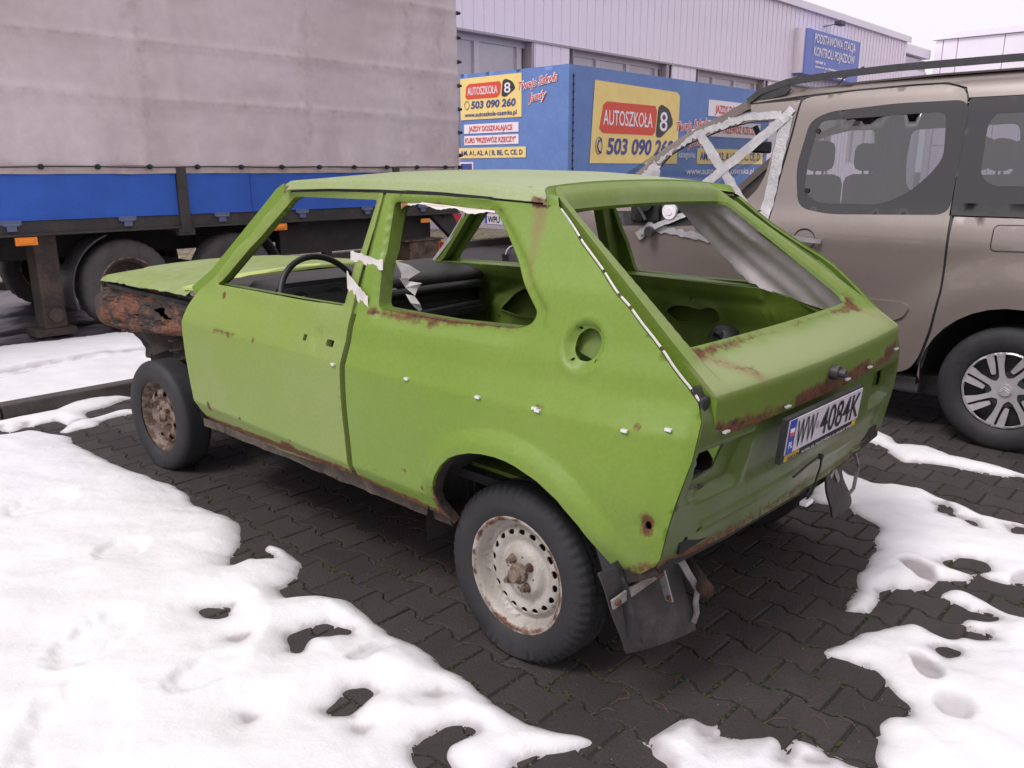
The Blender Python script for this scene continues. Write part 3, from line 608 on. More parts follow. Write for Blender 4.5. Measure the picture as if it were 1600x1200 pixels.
def hemf(x, z): return x, TY+.008+.006*np.cos((x-.08)/.4368*2*PI)+.004*fbm(x, z, 3, 2, 4), z+.006*fbm(x, x*0, 2.5, 3, 6)*2
sheet('tarpaulin_hem', [(-7, 1.366), (4.69, 1.366), (4.69, 1.433), (-7, 1.433)], hemf, M['hem'], tr, step=.03, thick=.006)
MB().tube([(x, TY-.004, 1.424+.004*math.sin(x*5)) for x in np.arange(-7, 4.7, .2)], .0055, 5).build('rope', M['chassis'], tr)
kn = MB().cyl((0, 0, 0), (0, 1, 0), .022, .022, 12).cyl((0, -.02, 0), (0, 1, 0), .015, .03, 8).build('rope_button', M['blk'], tr); kn.location = (knx[16], TY-.008, 1.424)
def cp(o, loc, rot=None, par=None):
    c = o.copy(); C.objects.link(c); c.location = loc
    if rot: c.rotation_euler = rot
    return c
for i, x in enumerate(knx):
    if i != 16: cp(kn, (x, TY-.008, 1.424))
for j in range(10): cp(kn, (4.70, TY+.01, 1.56+.262*j), (0, 0, 1.2))
bd = MB()
for x0, x1 in ((-6.5, -3.62), (-3.52, -1.25), (-1.15, 1.185), (1.285, 3.66), (3.76, 4.66)):
    MB().box(x0, x1, TY+.02, TY+.05, 1.005, 1.40).build('side_board', M['boardblue'], tr, attrs=None)
    b = MB()
    b.box(x0+.01, x1-.01, TY+.012, TY+.022, 1.005, 1.016)
    if x1-x0 > 2: b.box((x0+x1)/2-.55, (x0+x1)/2-.546, TY+.013, TY+.022, 1.01, 1.39)
    b.build('board_joint', M['boardblue'], tr)
for x in (-3.57, -1.2, 1.235, 3.71):
    MB().box(x-.045, x+.045, TY-.01, TY+.07, .84, 1.42, ch=.006).box(x-.075, x+.075, TY-.006, TY+.06, .82, .88).build('post', M['chassis'], tr)
hg = MB().box(-.075, .075, -.012, .0, .0, .035).box(-.035, .035, -.016, .0, -.05, .0).tube([(-.06, -.012, .0), (.06, -.012, .0)], .011, 6).build('hinge', mat('dull_blue_hinge', rgb(92, 100, 128), .7), tr); hg.location = (.72, TY+.02, .975)
for x in (-2.0, -1.05, -.19, 1.6, 2.48, 3.3, 4.1): cp(hg, (x, TY+.02, .975))
MB().box(-7, 4.68, TY+.025, TY+.12, .88, 1.002).box(-7, 4.68, TY+.0, TY+.12, .885, .90).build('side_rail', M['chassis'], tr)
MB().box(-7.02, -6.98, TY+.01, 8.42, .9, 3.97).box(-7, 4.66, TY+.3, 8.3, 1.0, 1.05).build('load_bed', M['chassisbrown'], tr)
for y in (6.75, 7.45): MB().box(-7, 4.4, y, y+.1, .62, .99).build('frame_beam', M['chassis'], tr)
for x in (-2, -.8, 1.2, 2.5, 3.4, 4.5): MB().box(x, x+.09, TY+.1, 8.3, .84, .98).build('cross_member', M['chassisbrown'], tr)
MB().box(2.4, 4.5, TY+.35, TY+.45, .52, .86).build('underrun_guard', M['chassis'], tr)
for x in (2.95, 3.95): MB().box(x, x+.1, TY+.36, TY+.42, .12, .86).build('guard_post', M['chassis'], tr)
def bigwheel(x, y, name='wheel'):
    wh = bpy.data.objects.new(name, None); link(wh, tr); R = .405; wd = .24
    pr = [(.235, 0), (.30, -.012), (.36, -.006), (.39, .02), (.405, .05), (.405, wd-.05), (.39, wd-.02), (.3, wd), (.235, wd)]
    fn = lambda r, a, i, j: r-(.010 if (j in (4, 5) and i % 2) else 0)
    b = MB(); V = MB()
    V.lathe([(r, a) for r, a in pr], (0, 0, 0), 72, fn=fn)
    rot = [(v[1], v[0], v[2]) for v in V.v]; b.add([(p[0], p[1], p[2]) for p in rot], V.f); ty = b.build('tyre', M['rubber_old'], wh, True, sharp=50)
    rm = MB().lathe([(.24, -.004), (.232, .012), (.215, .02), (.20, .09), (.15, .10), (.11, .05), (.10, -.02), (.0, -.03)], (0, 0, 0), 40)
    rr = MB().add([(v[1], v[0], v[2]) for v in rm.v], rm.f)
    for k in range(8):
        t = 2*PI*k/8; rr.cyl((.13*math.cos(t), .04, .13*math.sin(t)), (0, 1, 0), .014, .06, 8)
    rg = MB().lathe([(.236, -.006), (.240, -.012), (.250, -.012), (.254, -.004)], (0, 0, 0), 48); MB().add([(v[1], v[0], v[2]) for v in rg.v], rg.f).build('rim_lip', M['rimrust'], wh, True)
    ri = rr.build('rim', M['chassisbrown'], wh, True, sharp=40)
    wh.location = (x, y, R+.0); return wh
def copytree(o, loc):
    c = o.copy(); C.objects.link(c); c.location = loc
    for ch in list(o.children):
        d = ch.copy(); C.objects.link(d); d.parent = c; d.matrix_parent_inverse = ch.matrix_parent_inverse.copy()
    return c
w0 = bigwheel(.69, TY+.06)
for x, y in ((1.74, TY+.06), (.69, 8.05), (1.74, 8.05)): copytree(w0, (x, y, .405))
for x in (.69, 1.74): MB().tube([(x, TY+.2, .405), (x, 8.1, .405)], .07, 10).box(x-.4, x+.4, 6.55, 6.62, .46, .5).box(x-.06, x+.06, 6.5, 6.68, .4, .75).build('axle', M['chassisbrown'], tr)
def arcsheet(cx, cz, r, a0, a1, y0, y1, nm, m, th=.012):
    b = MB(); n = 16
    for k in range(n):
        t0 = a0+(a1-a0)*k/n; t1 = a0+(a1-a0)*(k+1)/n
        q = [(cx+r_*math.cos(t), cz+r_*math.sin(t)) for t, r_ in ((t0, r), (t1, r), (t1, r+th), (t0, r+th))]
        b.prism(q, 'Y', y0, y1)
    return b.build(nm, m, tr)
arcsheet(.69, .405, .47, 1.9, 3.5, TY+.04, TY+.34, 'mudguard', M['greyplastic'])
arcsheet(1.74, .405, .47, -.15, 1.2, TY+.04, TY+.34, 'mudguard', M['greyplastic'])
MB().box(-.02, .16, TY+.12, TY+.34, .10, .88, ch=.01).cyl((.07, TY+.10, .22), (0, 1, 0), .06, .05, 12).box(-.10, .22, TY+.10, TY+.36, .04, .10).build('landing_leg', M['chassisbrown'], tr)
for x in (-.1, 2.2): MB().box(x-.055, x+.055, TY-.012, TY+.0, .824, .862, ch=.006).box(x-.08, x+.08, TY+.0, TY+.02, .812, .876).build('side_marker', M['orange'], tr)
MB().box(3.94, 4.44, TY+.08, TY+.5, .32, .58, ch=.01).box(3.86, 4.46, TY+.06, TY+.52, .585, .60).build('tool_box', mat('stained_plywood', rgb(104, 84, 72), .8, 0, rgb(58, 46, 42), 5, .4, .65, bump=.4, bs=30, fine=.2), tr)
MB().box(4.385, 4.442, TY+.06, TY+.078, .34, .56).build('end_marker', M['orange'], tr)
MB().box(4.386, 4.441, TY+.052, TY+.059, .475, .556).build('tail_lens', M['red'], tr)
MB().box(4.05, 4.18, TY-.012, TY+.0, .80, .845).build('side_marker', M['orange'], tr)
MB().prism([(4.3, .88), (4.66, .88), (4.95, .45), (4.85, .42)], 'Y', TY+.12, TY+.2).build('rear_bracket', M['chassis'], tr)
# ================================================================ advertising trailer
at_ = empty('advertising_trailer', (12, 8.7, 0), 'blue tarpaulin trailer printed with yellow driving school adverts', 'trailer')
AX, AY, AX1, AY1 = 8.55, 7.40, 15.6, 9.95
def advside(x, z): return x, AY+.004*fbm(x, z, 1.5, 3, 12)*2-.006*np.exp(-((x-8.66)/.02)**2), z
sheet('tarpaulin', [(AX, 1.0), (AX1, 1.0), (AX1, 3.02), (AX, 3.02)], advside, M['advblue'], at_, step=.08, thick=.006)
sheet('tarpaulin_rear', [(AY, 1.0), (AY1, 1.0), (AY1, 3.06), (AY, 3.02)], lambda y, z: (AX+.003*fbm(y, z, 1.8, 3, 15)*2, y, z), M['advblue'], at_, step=.08, thick=.006, flip=True)
MB().box(AX+.02, AX1, AY+.02, AY1, 3.0, 3.04).box(AX1-.02, AX1, AY+.01, AY1, 1, 3.02).box(AX+.02, AX1, AY1-.02, AY1, 1, 3.02).build('tarpaulin_roof', M['advblue'], at_)
MB().tube([(8.66, AY-.012, 1.2), (8.655, AY-.012, 2.9)], .008, 5).build('lacing_rod', M['chassis'], at_)
for k in range(14): MB().cyl((8.655, AY-.015, 1.3+k*.12), (0, 1, 0), .016, .02, 8).build('lacing_knob', M['chassis'], at_)
MB().box(AX+.02, AX1, AY+.1, AY1-.1, .75, 1.0).build('chassis', M['chassis'], at_)
MB().box(AX-.04, AX+.02, AY, AY1, .82, 1.0).box(AX-.05, AX+.0, AY, AY1+.5, .36, .43).box(AX-.03, AX+.0, AY, AY1+.4, .43, .62).build('bumper_beam', mat('galvanised_beam', rgb(168, 160, 166), .5, .2), at_)
MB().box(AX-.07, AX-.04, 9.93, 10.2, .45, .60, ch=.008).build('tail_lamp', M['red'], at_)
MB().box(AX-.07, AX-.04, AY+.05, AY+.3, .45, .60, ch=.008).build('tail_lamp', M['red'], at_)
pl = MB().box(AX-.05, AX-.035, 8.84, 9.30, .44, .62).build('number_plate', M['plate'], at_)
MB().box(AX-.054, AX-.05, 9.24, 9.29, .45, .61).build('plate_band', M['plateblue'], pl)
text('WPU', M['black'], pl, (AX-.053, 9.22, .47), (0, -1, 0), (0, 0, 1), .30, .11, off=.02)
for x in (10.6, 11.7, 14.3):
    for y in (AY+.15, AY1-.4):
        c_ = copytree(w0, (x-12, y-8.7, .405)); c_.parent = at_; c_.matrix_parent_inverse = Matrix()
# adverts: side
Y0 = AY-.011
def ybox(par, nm, m, x0, x1, z0, z1, y, r=0, th=.004):
    if r: pts = rnd([(x0, z0), (x1, z0), (x1, z1), (x0, z1)], r, 5)
    else: pts = [(x0, z0), (x1, z0), (x1, z1), (x0, z1)]
    return MB().prism(pts, 'Y', y, y+th).build(nm, m, par)
def yt(s, x, z, w_, h, m, **k): return text(s, m, at_, (x, Y0-.0055, z), (1, 0, 0), (0, 0, 1), w_, h, **k)
MB().prism([(9.12, 1.50), (11.86, 1.50), (11.86, 2.74), (11.76, 2.80), (9.22, 2.84)], 'Y', Y0, Y0+.004).build('advert_sheet', M['advyel'], at_)
MB().prism([(9.36, 2.07), (9.46, 2.0), (10.98, 2.0), (11.06, 2.07), (11.1, 2.42), (11.04, 2.52), (9.56, 2.52), (9.46, 2.46)], 'Y', Y0-.004, Y0).build('red_field', M['advred'], at_)
yt('AUTOSZKOŁA', 9.46, 2.14, 1.50, .245, M['white'], off=.012)
MB().prism(rnd([(11.08, 1.98), (11.24, 1.96), (11.68, 2.22), (11.52, 2.48), (11.24, 2.56), (11.14, 2.50)], .1, 5), 'Y', Y0-.004, Y0).build('dark_field', M['greyplastic'], at_)
yt('8', 11.20, 2.09, .26, .34, M['white'], off=.01)
yt('503 090 260', 9.58, 1.66, 2.12, .26, M['advink'], off=.03, shear=.15)
ph = MB(); ph.tube([(9.36+.09*math.cos(t), Y0-.006, 1.79+.14*math.sin(t)) for t in np.linspace(0, 2*PI, 24)], .006, 4); ph.tube([(9.42, Y0-.006, 1.90), (9.35, Y0-.006, 1.86), (9.32, Y0-.006, 1.78), (9.36, Y0-.006, 1.70), (9.42, Y0-.006, 1.68)], [.022, .016, .012, .016, .022], 6)
ph.build('phone_symbol', M['advink'], at_)
def script(s, x, z, w_, h, ax='Y'):
    for (dx, dz, m, of, dd) in ((0, 0, M['white'], .06, -.002), (0, 0, M['advred'], .005, -.006)):
        if ax == 'Y': text(s, m, at_, (x, Y0+dd, z), (1, 0, .10), (0, 0, 1), w_, h, off=of, shear=.25)
        else: text(s, m, at_, (AX-.006+dd, x, z), (0, -1, .12), (0, 0, 1), w_, h, off=of, shear=.25)
script('Twoja Szkoła', 11.78, 2.10, 1.2, .17); script('Jazdy', 12.2, 1.82, .7, .17)
ybox(at_, 'label_strip', M['white'], 12.94, 15.2, 2.43, 2.74, Y0)
yt('JAZDY DOSZKALAJĄCE', 13.2, 2.50, 1.8, .15, M['advred'], off=.02)
ybox(at_, 'label_strip', M['white'], 12.94, 15.2, 2.04, 2.35, Y0)
yt('KURS "PRZEWÓZ RZECZY"', 13.05, 2.12, 2.0, .15, M['advred'], off=.02)
yt('kategorie:', 11.9, 1.62, .62, .12, M['white'], off=.01)
ybox(at_, 'label_strip', M['advyel'], 12.6, 15.4, 1.50, 1.80, Y0)
yt('AM, A1, A2, A | B, BE, C, CE, D', 12.7, 1.58, 2.55, .15, M['advink'], off=.02)
yt('www.autoszkola-osemka.pl', 12.2, 1.30, 2.8, .13, M['white'], off=.01)
# adverts: rear
X0 = AX-.009
def xbox(nm, m, y0, y1, z0, z1, x=X0): return MB().box(x, x+.004, y1, y0, z0, z1).build(nm, m, at_)
def xt(s, y, z, w_, h, m, **k): return text(s, m, at_, (X0-.0055, y, z), (0, -1, 0), (0, 0, 1), w_, h, **k)
xbox('advert_sheet', M['advyel'], 9.93, 8.43, 2.27, 2.98)
MB().prism([(9.80, 2.66), (9.75, 2.62), (9.0, 2.62), (8.93, 2.68), (8.90, 2.82), (8.94, 2.88), (9.7, 2.88), (9.77, 2.84)], 'X', X0-.004, X0).build('red_field', M['advred'], at_)
xt('AUTOSZKOŁA', 9.74, 2.69, .75, .13, M['white'], off=.012)
MB().prism(rnd([(8.90, 2.63), (8.80, 2.61), (8.56, 2.74), (8.64, 2.86), (8.80, 2.91), (8.87, 2.88)], .05, 5), 'X', X0-.004, X0).build('dark_field', M['greyplastic'], at_)
xt('8', 8.83, 2.68, .15, .165, M['white'], off=.01)
xt('503 090 260', 9.66, 2.46, 1.10, .12, M['advink'], off=.03, shear=.15)
MB().tube([(X0-.006, 9.76+.06*math.cos(t), 2.52+.07*math.sin(t)) for t in np.linspace(0, 2*PI, 20)], .005, 4).build('phone_symbol', M['advink'], at_)
xt('www.autoszkola-osemka.pl', 9.82, 2.32, 1.28, .075, M['advink'], off=.02)
script('Twoja Szkoła', 8.50, 2.70, .88, .13, 'X'); script('Jazdy', 8.28, 2.50, .42, .13, 'X')
xbox('label_strip', M['white'], 9.85, 8.50, 2.03, 2.19); xt('JAZDY DOSZKALAJĄCE', 9.72, 2.07, 1.08, .085, M['advred'], off=.02)
xbox('label_strip', M['white'], 9.85, 8.50, 1.83, 1.99); xt('KURS "PRZEWÓZ RZECZY"', 9.82, 1.87, 1.26, .085, M['advred'], off=.02)
xbox('label_strip', M['advyel'], 9.99, 8.33, 1.60, 1.78); xt('AM, A1, A2, A | B, BE, C, CE, D', 9.95, 1.655, 1.55, .08, M['advink'], off=.02)
sgn = MB().box(X0-.004, X0, 9.62, 9.98, 1.28, 1.53).build('parking_sign', M['white'], at_); MB().box(X0-.008, X0-.004, 9.65, 9.95, 1.25, 1.505).build('sign_field', M['advink'], sgn)
# bucket beyond the green car
bk = empty('bucket', (5.72, 6.0, 0), 'grey bucket with raised handle on the road seen through the side window opening', 'bucket')
bb = MB().lathe([(.001, .0), (.12, .0), (.155, .30), (.165, .30), (.165, .315), (.148, .31), (.115, .012)], (5.72, 6.0, 0), 28, axis='Z').build('pail', M['greyplastic'], bk, True, sharp=40)
MB().tube([(5.72+.15*math.cos(t), 6.0, .30+.12*math.sin(t)) for t in np.linspace(0, PI, 14)], .008, 6).build('handle', M['chrome'], bk)
# ================================================================ the green hatchback
car = empty('hatchback_car', (0, 1.15, 0), 'stripped apple green three-door hatchback with missing windows, standing on flat tyres', 'car')
ZT = np.array([.25, .30, .347, .40, .44, .495, .533, .632, .68, .733, .783, .808, .842, .857, .905, .923, .95, .962, 1.093, 1.142, 1.325, 1.4])
WF = np.array([.66, .683, .708, .737, .760, .7655, .769, .776, .778, .779, .7785, .767, .747, .735, .693, .684, .673, .668, .62, .60, .545, .52])
WR = np.array([.675, .704, .736, .763, .783, .7855, .788, .794, .795, .7945, .7925, .7825, .7695, .7635, .752, .745, .733, .727, .685, .655, .582, .553])
YR = [-.70, .25, .35, .45, .52, .56, .60]; YRV = [0, 0, .008, .030, .055, .085, .16]
def Wb(y, z):
    a = np.clip((y-.705)/(1.836-.705), 0, 1)
    w_ = 0
    for k in (-1, 0, 1):
        zz = z+k*.0015; w_ = w_+(np.interp(zz, ZT, WR)*(1-a)+np.interp(zz, ZT, WF)*a)/3
    w_ = w_-.006*np.clip((.7-y)/.9, 0, 1)-np.interp(-y, YR[1:], YRV[1:])
    w_ = w_-.052*ss((.55-y)/.95)*ss((z-.55)/.35)-.04*ss((z-1.05)/.25)*ss((.35-y)/.4)
    return w_+.0005*fbm(y, z, 2.5, 2, 5)*2
arch = [(.23, .363), (.262, .42), (.266, .456), (.256, .495), (.239, .528), (.212, .565), (.176, .597), (.135, .617), (.091, .632), (.045, .640), (-.003, .643), (-.045, .641), (-.082, .635), (-.157, .614), (-.228, .580), (-.293, .529), (-.343, .476), (-.386, .418)]
flare_c = arch[1:-1]
q_win = rnd([(.650, 1.294), (.216, 1.276), (-.028, 1.020), (-.016, .990), (.03, .973), (.269, .966), (.593, .970)], .020)
q_rec = rnd([(.657, 1.306), (.235, 1.300), (.200, 1.286), (-.066, 1.03), (-.066, .985), (.0, .940), (.256, .930), (.602, .938)], .035)
d_win = rnd([(1.262, 1.297), (.745, 1.297), (.775, .958), (1.03, .952), (1.357, .948), (1.69, .943)], .012)
fuel = (-.202, .957)
_aa = [(math.atan2(z-.36, y+.06), math.hypot(y+.06, z-.36)) for y, z in arch[1:]]; _aa.sort()
def rarch(y, z): return np.interp(np.arctan2(z-.36, y+.06), [a for a, r in _aa], [r for a, r in _aa])
def archline(o): return [(-.06+(r+o)*math.cos(a), .36+(r+o)*math.sin(a)) for a, r in _aa if math.sin(a) > .28]
def side_fn(sgn, kind):
    def f(y, z):
        w_ = Wb(y, z); P = np.stack([y, z], 1)
        if kind == 'q':
            d = dpoly(P, flare_c, False); below = inpoly(P, arch+[(-.4, .3), (.23, .3)]); w_ = w_+.022*np.clip((rarch(y, z)+.068-np.hypot(y+.06, z-.36))/.040, 0, 1)*(np.hypot(y+.06, z-.36) > rarch(y, z)-.06)*ss((z-.42)/.10)
            r = sdf(P, q_rec); w_ = w_-.014*ss(r/.007)
            q = np.hypot(y-fuel[0], z-fuel[1]); w_ = w_-.020*ss((.060-q)/.012)+.004*np.exp(-((q-.066)/.008)**2)
            q = np.hypot((y+.461)/1.2, z-.564); w_ = w_-.006*ss((.03-q)/.02)
        if kind == 'd':
            r = sdf(P, [(1.30, 1.318), (.72, 1.318), (.745, .93), (1.75, .925)]); w_ = w_-.006*ss(r/.008)*(z > .955)
            r = sdf(P, [(1.274, 1.306), (.733, 1.306), (.762, .955), (1.70, .94)]); w_ = w_-.007*ss(r/.006)
            q = np.hypot((y-.866)/.75, (z-.841)/1.15); w_ = w_-.009*ss((.042-q)/.022)
        return sgn*w_, y, z
    return f
def cardirt_shade(V):
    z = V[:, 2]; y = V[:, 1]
    d = .75*ss((.40-z)/.06)+.35*ss((.66-z)/.25)*ss((.2-y)/.4)  # first term grime at the sill; second paints the lower rear side's shade
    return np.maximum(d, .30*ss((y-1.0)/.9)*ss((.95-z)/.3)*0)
door_out = rnd([(1.302, 1.319), (.705, 1.322), (.704, .93), (.706, .40), (1.209, .350), (1.80, .345), (1.836, .38), (1.836, .87), (1.822, .915), (1.79, .945)], .012)
def R3(y, z, sgn=-1): return (sgn*float(Wb(np.array([y]), np.array([z]))[0]), y, z)
stain_q = [(R3(.071, 1.304), R3(.058, 1.229), .030, 1.0), (R3(.058, 1.229), R3(.035, 1.13), .022, .65), (R3(.035, 1.13), R3(.0, 1.0), .02, .3)]
rq = [(R3(.05, 1.296), R3(.09, 1.300), .016, 1.0),
      (R3(-.02, .975), R3(.62, .962), .018, .9), (R3(.6, .965), R3(.3, .955), .03, .6), (R3(.194, 1.28), R3(.62, 1.295), .012, .6),
      (R3(.23, .37), R3(.69, .388), .035, .9), (R3(.27, .40), R3(.262, .47), .03, .8), (R3(-.46, .555), R3(-.46, .575), .028, 1.0), (R3(-.39, .42), R3(-.49, .462), .03, .6),
      (R3(-.40, .79), R3(-.41, .79), .012, .8), (R3(-.11, .795), R3(-.13, .795), .016, .6), (R3(.0, .648), R3(-.12, .63), .016, .6), (R3(-.2, .96), R3(-.2, .97), .02, .3)]
rd = [(R3(.72, .40), R3(1.8, .352), .028, .95), (R3(1.08, .40), R3(1.15, .40), .035, .8), (R3(1.70, .445), R3(1.71, .43), .022, .9), (R3(1.60, .915), R3(1.59, .905), .016, 1.0), (R3(1.26, 1.305), R3(1.27, 1.30), .012, 1.0),
      (R3(1.56, .785), R3(1.40, .785), .012, .55), (R3(1.25, .785), R3(1.26, .785), .010, .8), (R3(.94, .84), R3(.93, .83), .02, .45)]
for k in range(9): y_ = random.uniform(.8, 1.75); z_ = random.uniform(.36, .47); rd.append((R3(y_, z_), R3(y_+.006, z_), random.uniform(.007, .012), .75))
for k in range(8): y_ = random.uniform(.28, .66); z_ = random.uniform(.40, .5); rq.append((R3(y_, z_), R3(y_+.006, z_), random.uniform(.007, .012), .75))
dl = sheet('door', door_out, side_fn(-1, 'd'), M['green_door'], car, holes=[d_win, [(.925, .828), (.945, .828), (.945, .848), (.925, .848)], rnd([(.764, .828), (.806, .828), (.806, .850), (.764, .850)], .006)], step=.0125, thick=.022, flip=True, rust=rd, dirt_shade=cardirt_shade, lines=[[(1.82, .7865), (.72, .7865)], [(1.82, .7795), (.72, .7795)], [(1.82, .4365), (.72, .4365)], [(1.82, .4435), (.72, .4435)]])
q_out = [(.691, 1.320), (.418, 1.316), (.083, 1.299), (.040, 1.296), (.021, 1.297), (-.095, 1.201), (-.303, 1.062), (-.382, .995), (-.491, .895), (-.522, .862), (-.538, .82), (-.541, .782), (-.539, .735), (-.528, .668), (-.510, .575), (-.491, .481), (-.482, .461), (-.444, .43), (-.386, .418)]+arch[::-1][1:]+[(.273, .372), (.512, .382), (.676, .392), (.676, .93)]
circ = [(fuel[0]+.039*math.cos(t), fuel[1]+.041*math.sin(t)) for t in np.linspace(0, 2*PI, 24, endpoint=False)]
circ = [p for p in circ if not (abs(p[0]-fuel[0]) < .006 and p[1] < fuel[1])]; k_ = [i for i, p in enumerate(circ) if p[1] < fuel[1]-.03 and p[0] > fuel[0]][0] if False else None
sh = [(fuel[0]-.030, fuel[1]+.0), ]
screws = [[(fuel[0]+.05*math.cos(t)+.004*math.cos(a), fuel[1]+.05*math.sin(t)+.004*math.sin(a)) for a in np.linspace(0, 2*PI, 6, endpoint=False)] for t in (.9, 2.3, 3.9, 5.4)]
ql = sheet('quarter_panel', q_out, side_fn(-1, 'q'), M['green'], car, holes=[q_win, circ, [(-.461+.008*math.cos(a), .564+.012*math.sin(a)) for a in np.linspace(0, 2*PI, 8, endpoint=False)]]+screws, step=.0125, thick=.014, flip=True, rust=rq, dirt_shade=cardirt_shade, stain=stain_q, lines=[[(.675, .7865), (-.52, .7865)], [(.675, .7795), (-.52, .7795)], [(.675, .4435), (.33, .4435)], [(.675, .4365), (.33, .4365)], archline(.0655), archline(.0705), archline(.0265)])
# right side, seen from inside
dr = sheet('door', door_out, side_fn(1, 'd'), M['green_in'], car, holes=[d_win], step=.03, thick=.02, dirt_shade=cardirt_shade)
qr = sheet('quarter_panel', q_out, side_fn(1, 'q'), M['green_in'], car, holes=[q_win], step=.03, thick=.014)
# window-edge flanges on the left (folded sheet metal)
def flange(poly, sgn, off, dep, nm, m, rust=()):
    D = dens(poly, .02); n = len(D); V = []
    for dd in (off, off+dep):
        for y, z in D:
            V.append((sgn*(float(Wb(np.array([y]), np.array([z]))[0])-dd), y, z))
    F = [(i, (i+1) % n, n+(i+1) % n, n+i) for i in range(n)]
    return meshobj(nm, V, F, m, car, False, {'rust': rustattr(np.array(V), rust)} if rust else None)
flange(q_win, -1, .012, .05, 'window_flange', M['green_in'], rq)
flange(d_win, -1, .02, .025, 'window_flange', M['green_in'])
# inner door / quarter skins on the right
def inner_r(off, bumpf=None):
    def f(y, z):
        x = Wb(y, z)-off
        if bumpf is not None: x = x-bumpf(y, z)
        return x, y, z
    return f
dA = rnd([(1.697, .821), (1.535, .833), (1.529, .79), (1.551, .754), (1.62, .70), (1.716, .684)], .02); dB = rnd([(1.42, .700), (1.317, .789), (1.234, .827), (1.10, .80), (1.13, .686), (1.289, .680)], .02)
def dbump(y, z):
    P = np.stack([y, z], 1); b = .010*ss(1-dpoly(P, dA)/.022)+.010*ss(1-dpoly(P, dB)/.022)
    b = b-.014*ss(1-dpoly(P, [(1.72, .655), (1.58, .67), (1.45, .78), (1.30, .84)], False)/.03)+.008*ss((z-.862)/.01)
    return b+.008*ss(1-np.hypot(y-1.50, z-.66)/.03)
sheet('inner_door_skin', rnd([(1.83, .42), (1.83, .93), (.72, .945), (.71, .40)], .01), inner_r(.075, dbump), M['green_in'], car, holes=[dA, dB, [(1.50+.012*math.cos(a), .66+.014*math.sin(a)) for a in np.linspace(0, 2*PI, 10, endpoint=False)], [(1.44, .66), (1.42, .66), (1.42, .667), (1.44, .667)], rnd([(1.0, .55), (1.0, .8), (.85, .82), (.8, .6)], .03)], step=.014, thick=.004, flip=True)
MB().add([R3(1.83, .935, 1), R3(.72, .95, 1), (R3(.72, .95, 1)[0]-.075, .72, .945), (R3(1.83, .935, 1)[0]-.075, 1.83, .93)], [(0, 1, 2, 3)]).build('window_sill', M['green_in'], car)
oval = rnd([(.43, .80), (.38, .838), (.30, .842), (.25, .832), (.20, .852), (.16, .84), (.155, .80), (.19, .772), (.27, .775), (.37, .765)], .02)
def qbump(y, z):
    P = np.stack([y, z], 1); b = .008*ss(1-dpoly(P, oval)/.018)+.012*ss((z-.90)/.008)*(y > -.05)-.006*ss(1-abs(z-.87-.03*y)/.006)*(y < .4)
    for yy in (-.08, -.12, -.17): b = b+.006*ss(1-abs(y-yy-(z-.7)*.2)/.012)*(z < .87)*(z > .72)
    return b
iq = rnd([(.69, .35), (.69, .955), (.10, .955), (-.06, .958), (-.29, .89), (-.50, .86), (-.47, .50), (-.40, .45)], .01)
sheet('inner_quarter_skin', iq, inner_r(.085, qbump), M['green_in'], car, holes=[oval, [(.29+.006*math.cos(a), .875+.006*math.sin(a)) for a in np.linspace(0, 2*PI, 8, endpoint=False)], rnd([(.62, .75), (.50, .78), (.5, .66), (.6, .62)], .02)], step=.014, thick=.004, flip=True, rust=[((.60, .25, .70), (.60, .0, .72), .08, .6)])
MB().add([R3(.69, .965, 1), R3(-.06, .965, 1), R3(-.30, .90, 1), (.585, -.30, .885), (.64, -.06, .955), (.65, .69, .955)], [(0, 1, 4, 5), (1, 2, 3, 4)]).build('window_sill', M['green_in'], car)
# B and C pillar, right, inside faces
for pts, w_ in (([(.70, .93), (.69, 1.14), (.68, 1.31)], .05),):
    for sgn in (1, -1): MB().tube([(sgn*(R3(y, z, 1)[0]-.045), y, z) for y, z in pts], .03, rect=(.05, .07), up=(1, 0, 0)).build('door_pillar', M['green_in'], car)
def cp_in(sgn):
    return sheet('rear_pillar_inner', [(.21, 1.285), (.05, 1.28), (-.44, .91), (-.26, .90), (-.03, .965), (-.02, 1.02)], lambda y, z: (sgn*(Wb(y, z)-.055), y, z), M['green_in'], car, step=.03, thick=.004, flip=sgn > 0)
cp_in(1); cp_in(-1)
vin = [(.30, 1.290), (.08, 1.296), (.03, 1.272), (-.12, 1.160), (-.49, .893), (-.46, .875), (-.34, .893), (-.25, .910), (-.167, .93), (-.09, .945), (-.045, .958), (-.03, .972), (.0, .975), (.02, 1.0), (.05, 1.010), (.064, 1.038), (.12, 1.09), (.165, 1.14), (.20, 1.165), (.22, 1.20), (.264, 1.235)]
def vinf(y, z):
    s_ = (z-.9)-(y+.305)*.83
    return Wb(y, z)-.088-.006*np.sin(s_*62+6*fbm(y, z, 2.5, 2, 8))*ss((1.26-z)/.06)-.006*np.sin(s_*31+1)-.012*fbm(y, z, 6, 3, 4), y, z
sheet('vinyl_trim', vin, vinf, M['vinyl'], car, step=.008, thick=.003, flip=True)
MB().tube([(.64, -.17, .915), (.635, -.17, .955), (.63, -.155, .968)], .006, rect=(.012, .004)).build('tape_strip', M['white'], car)
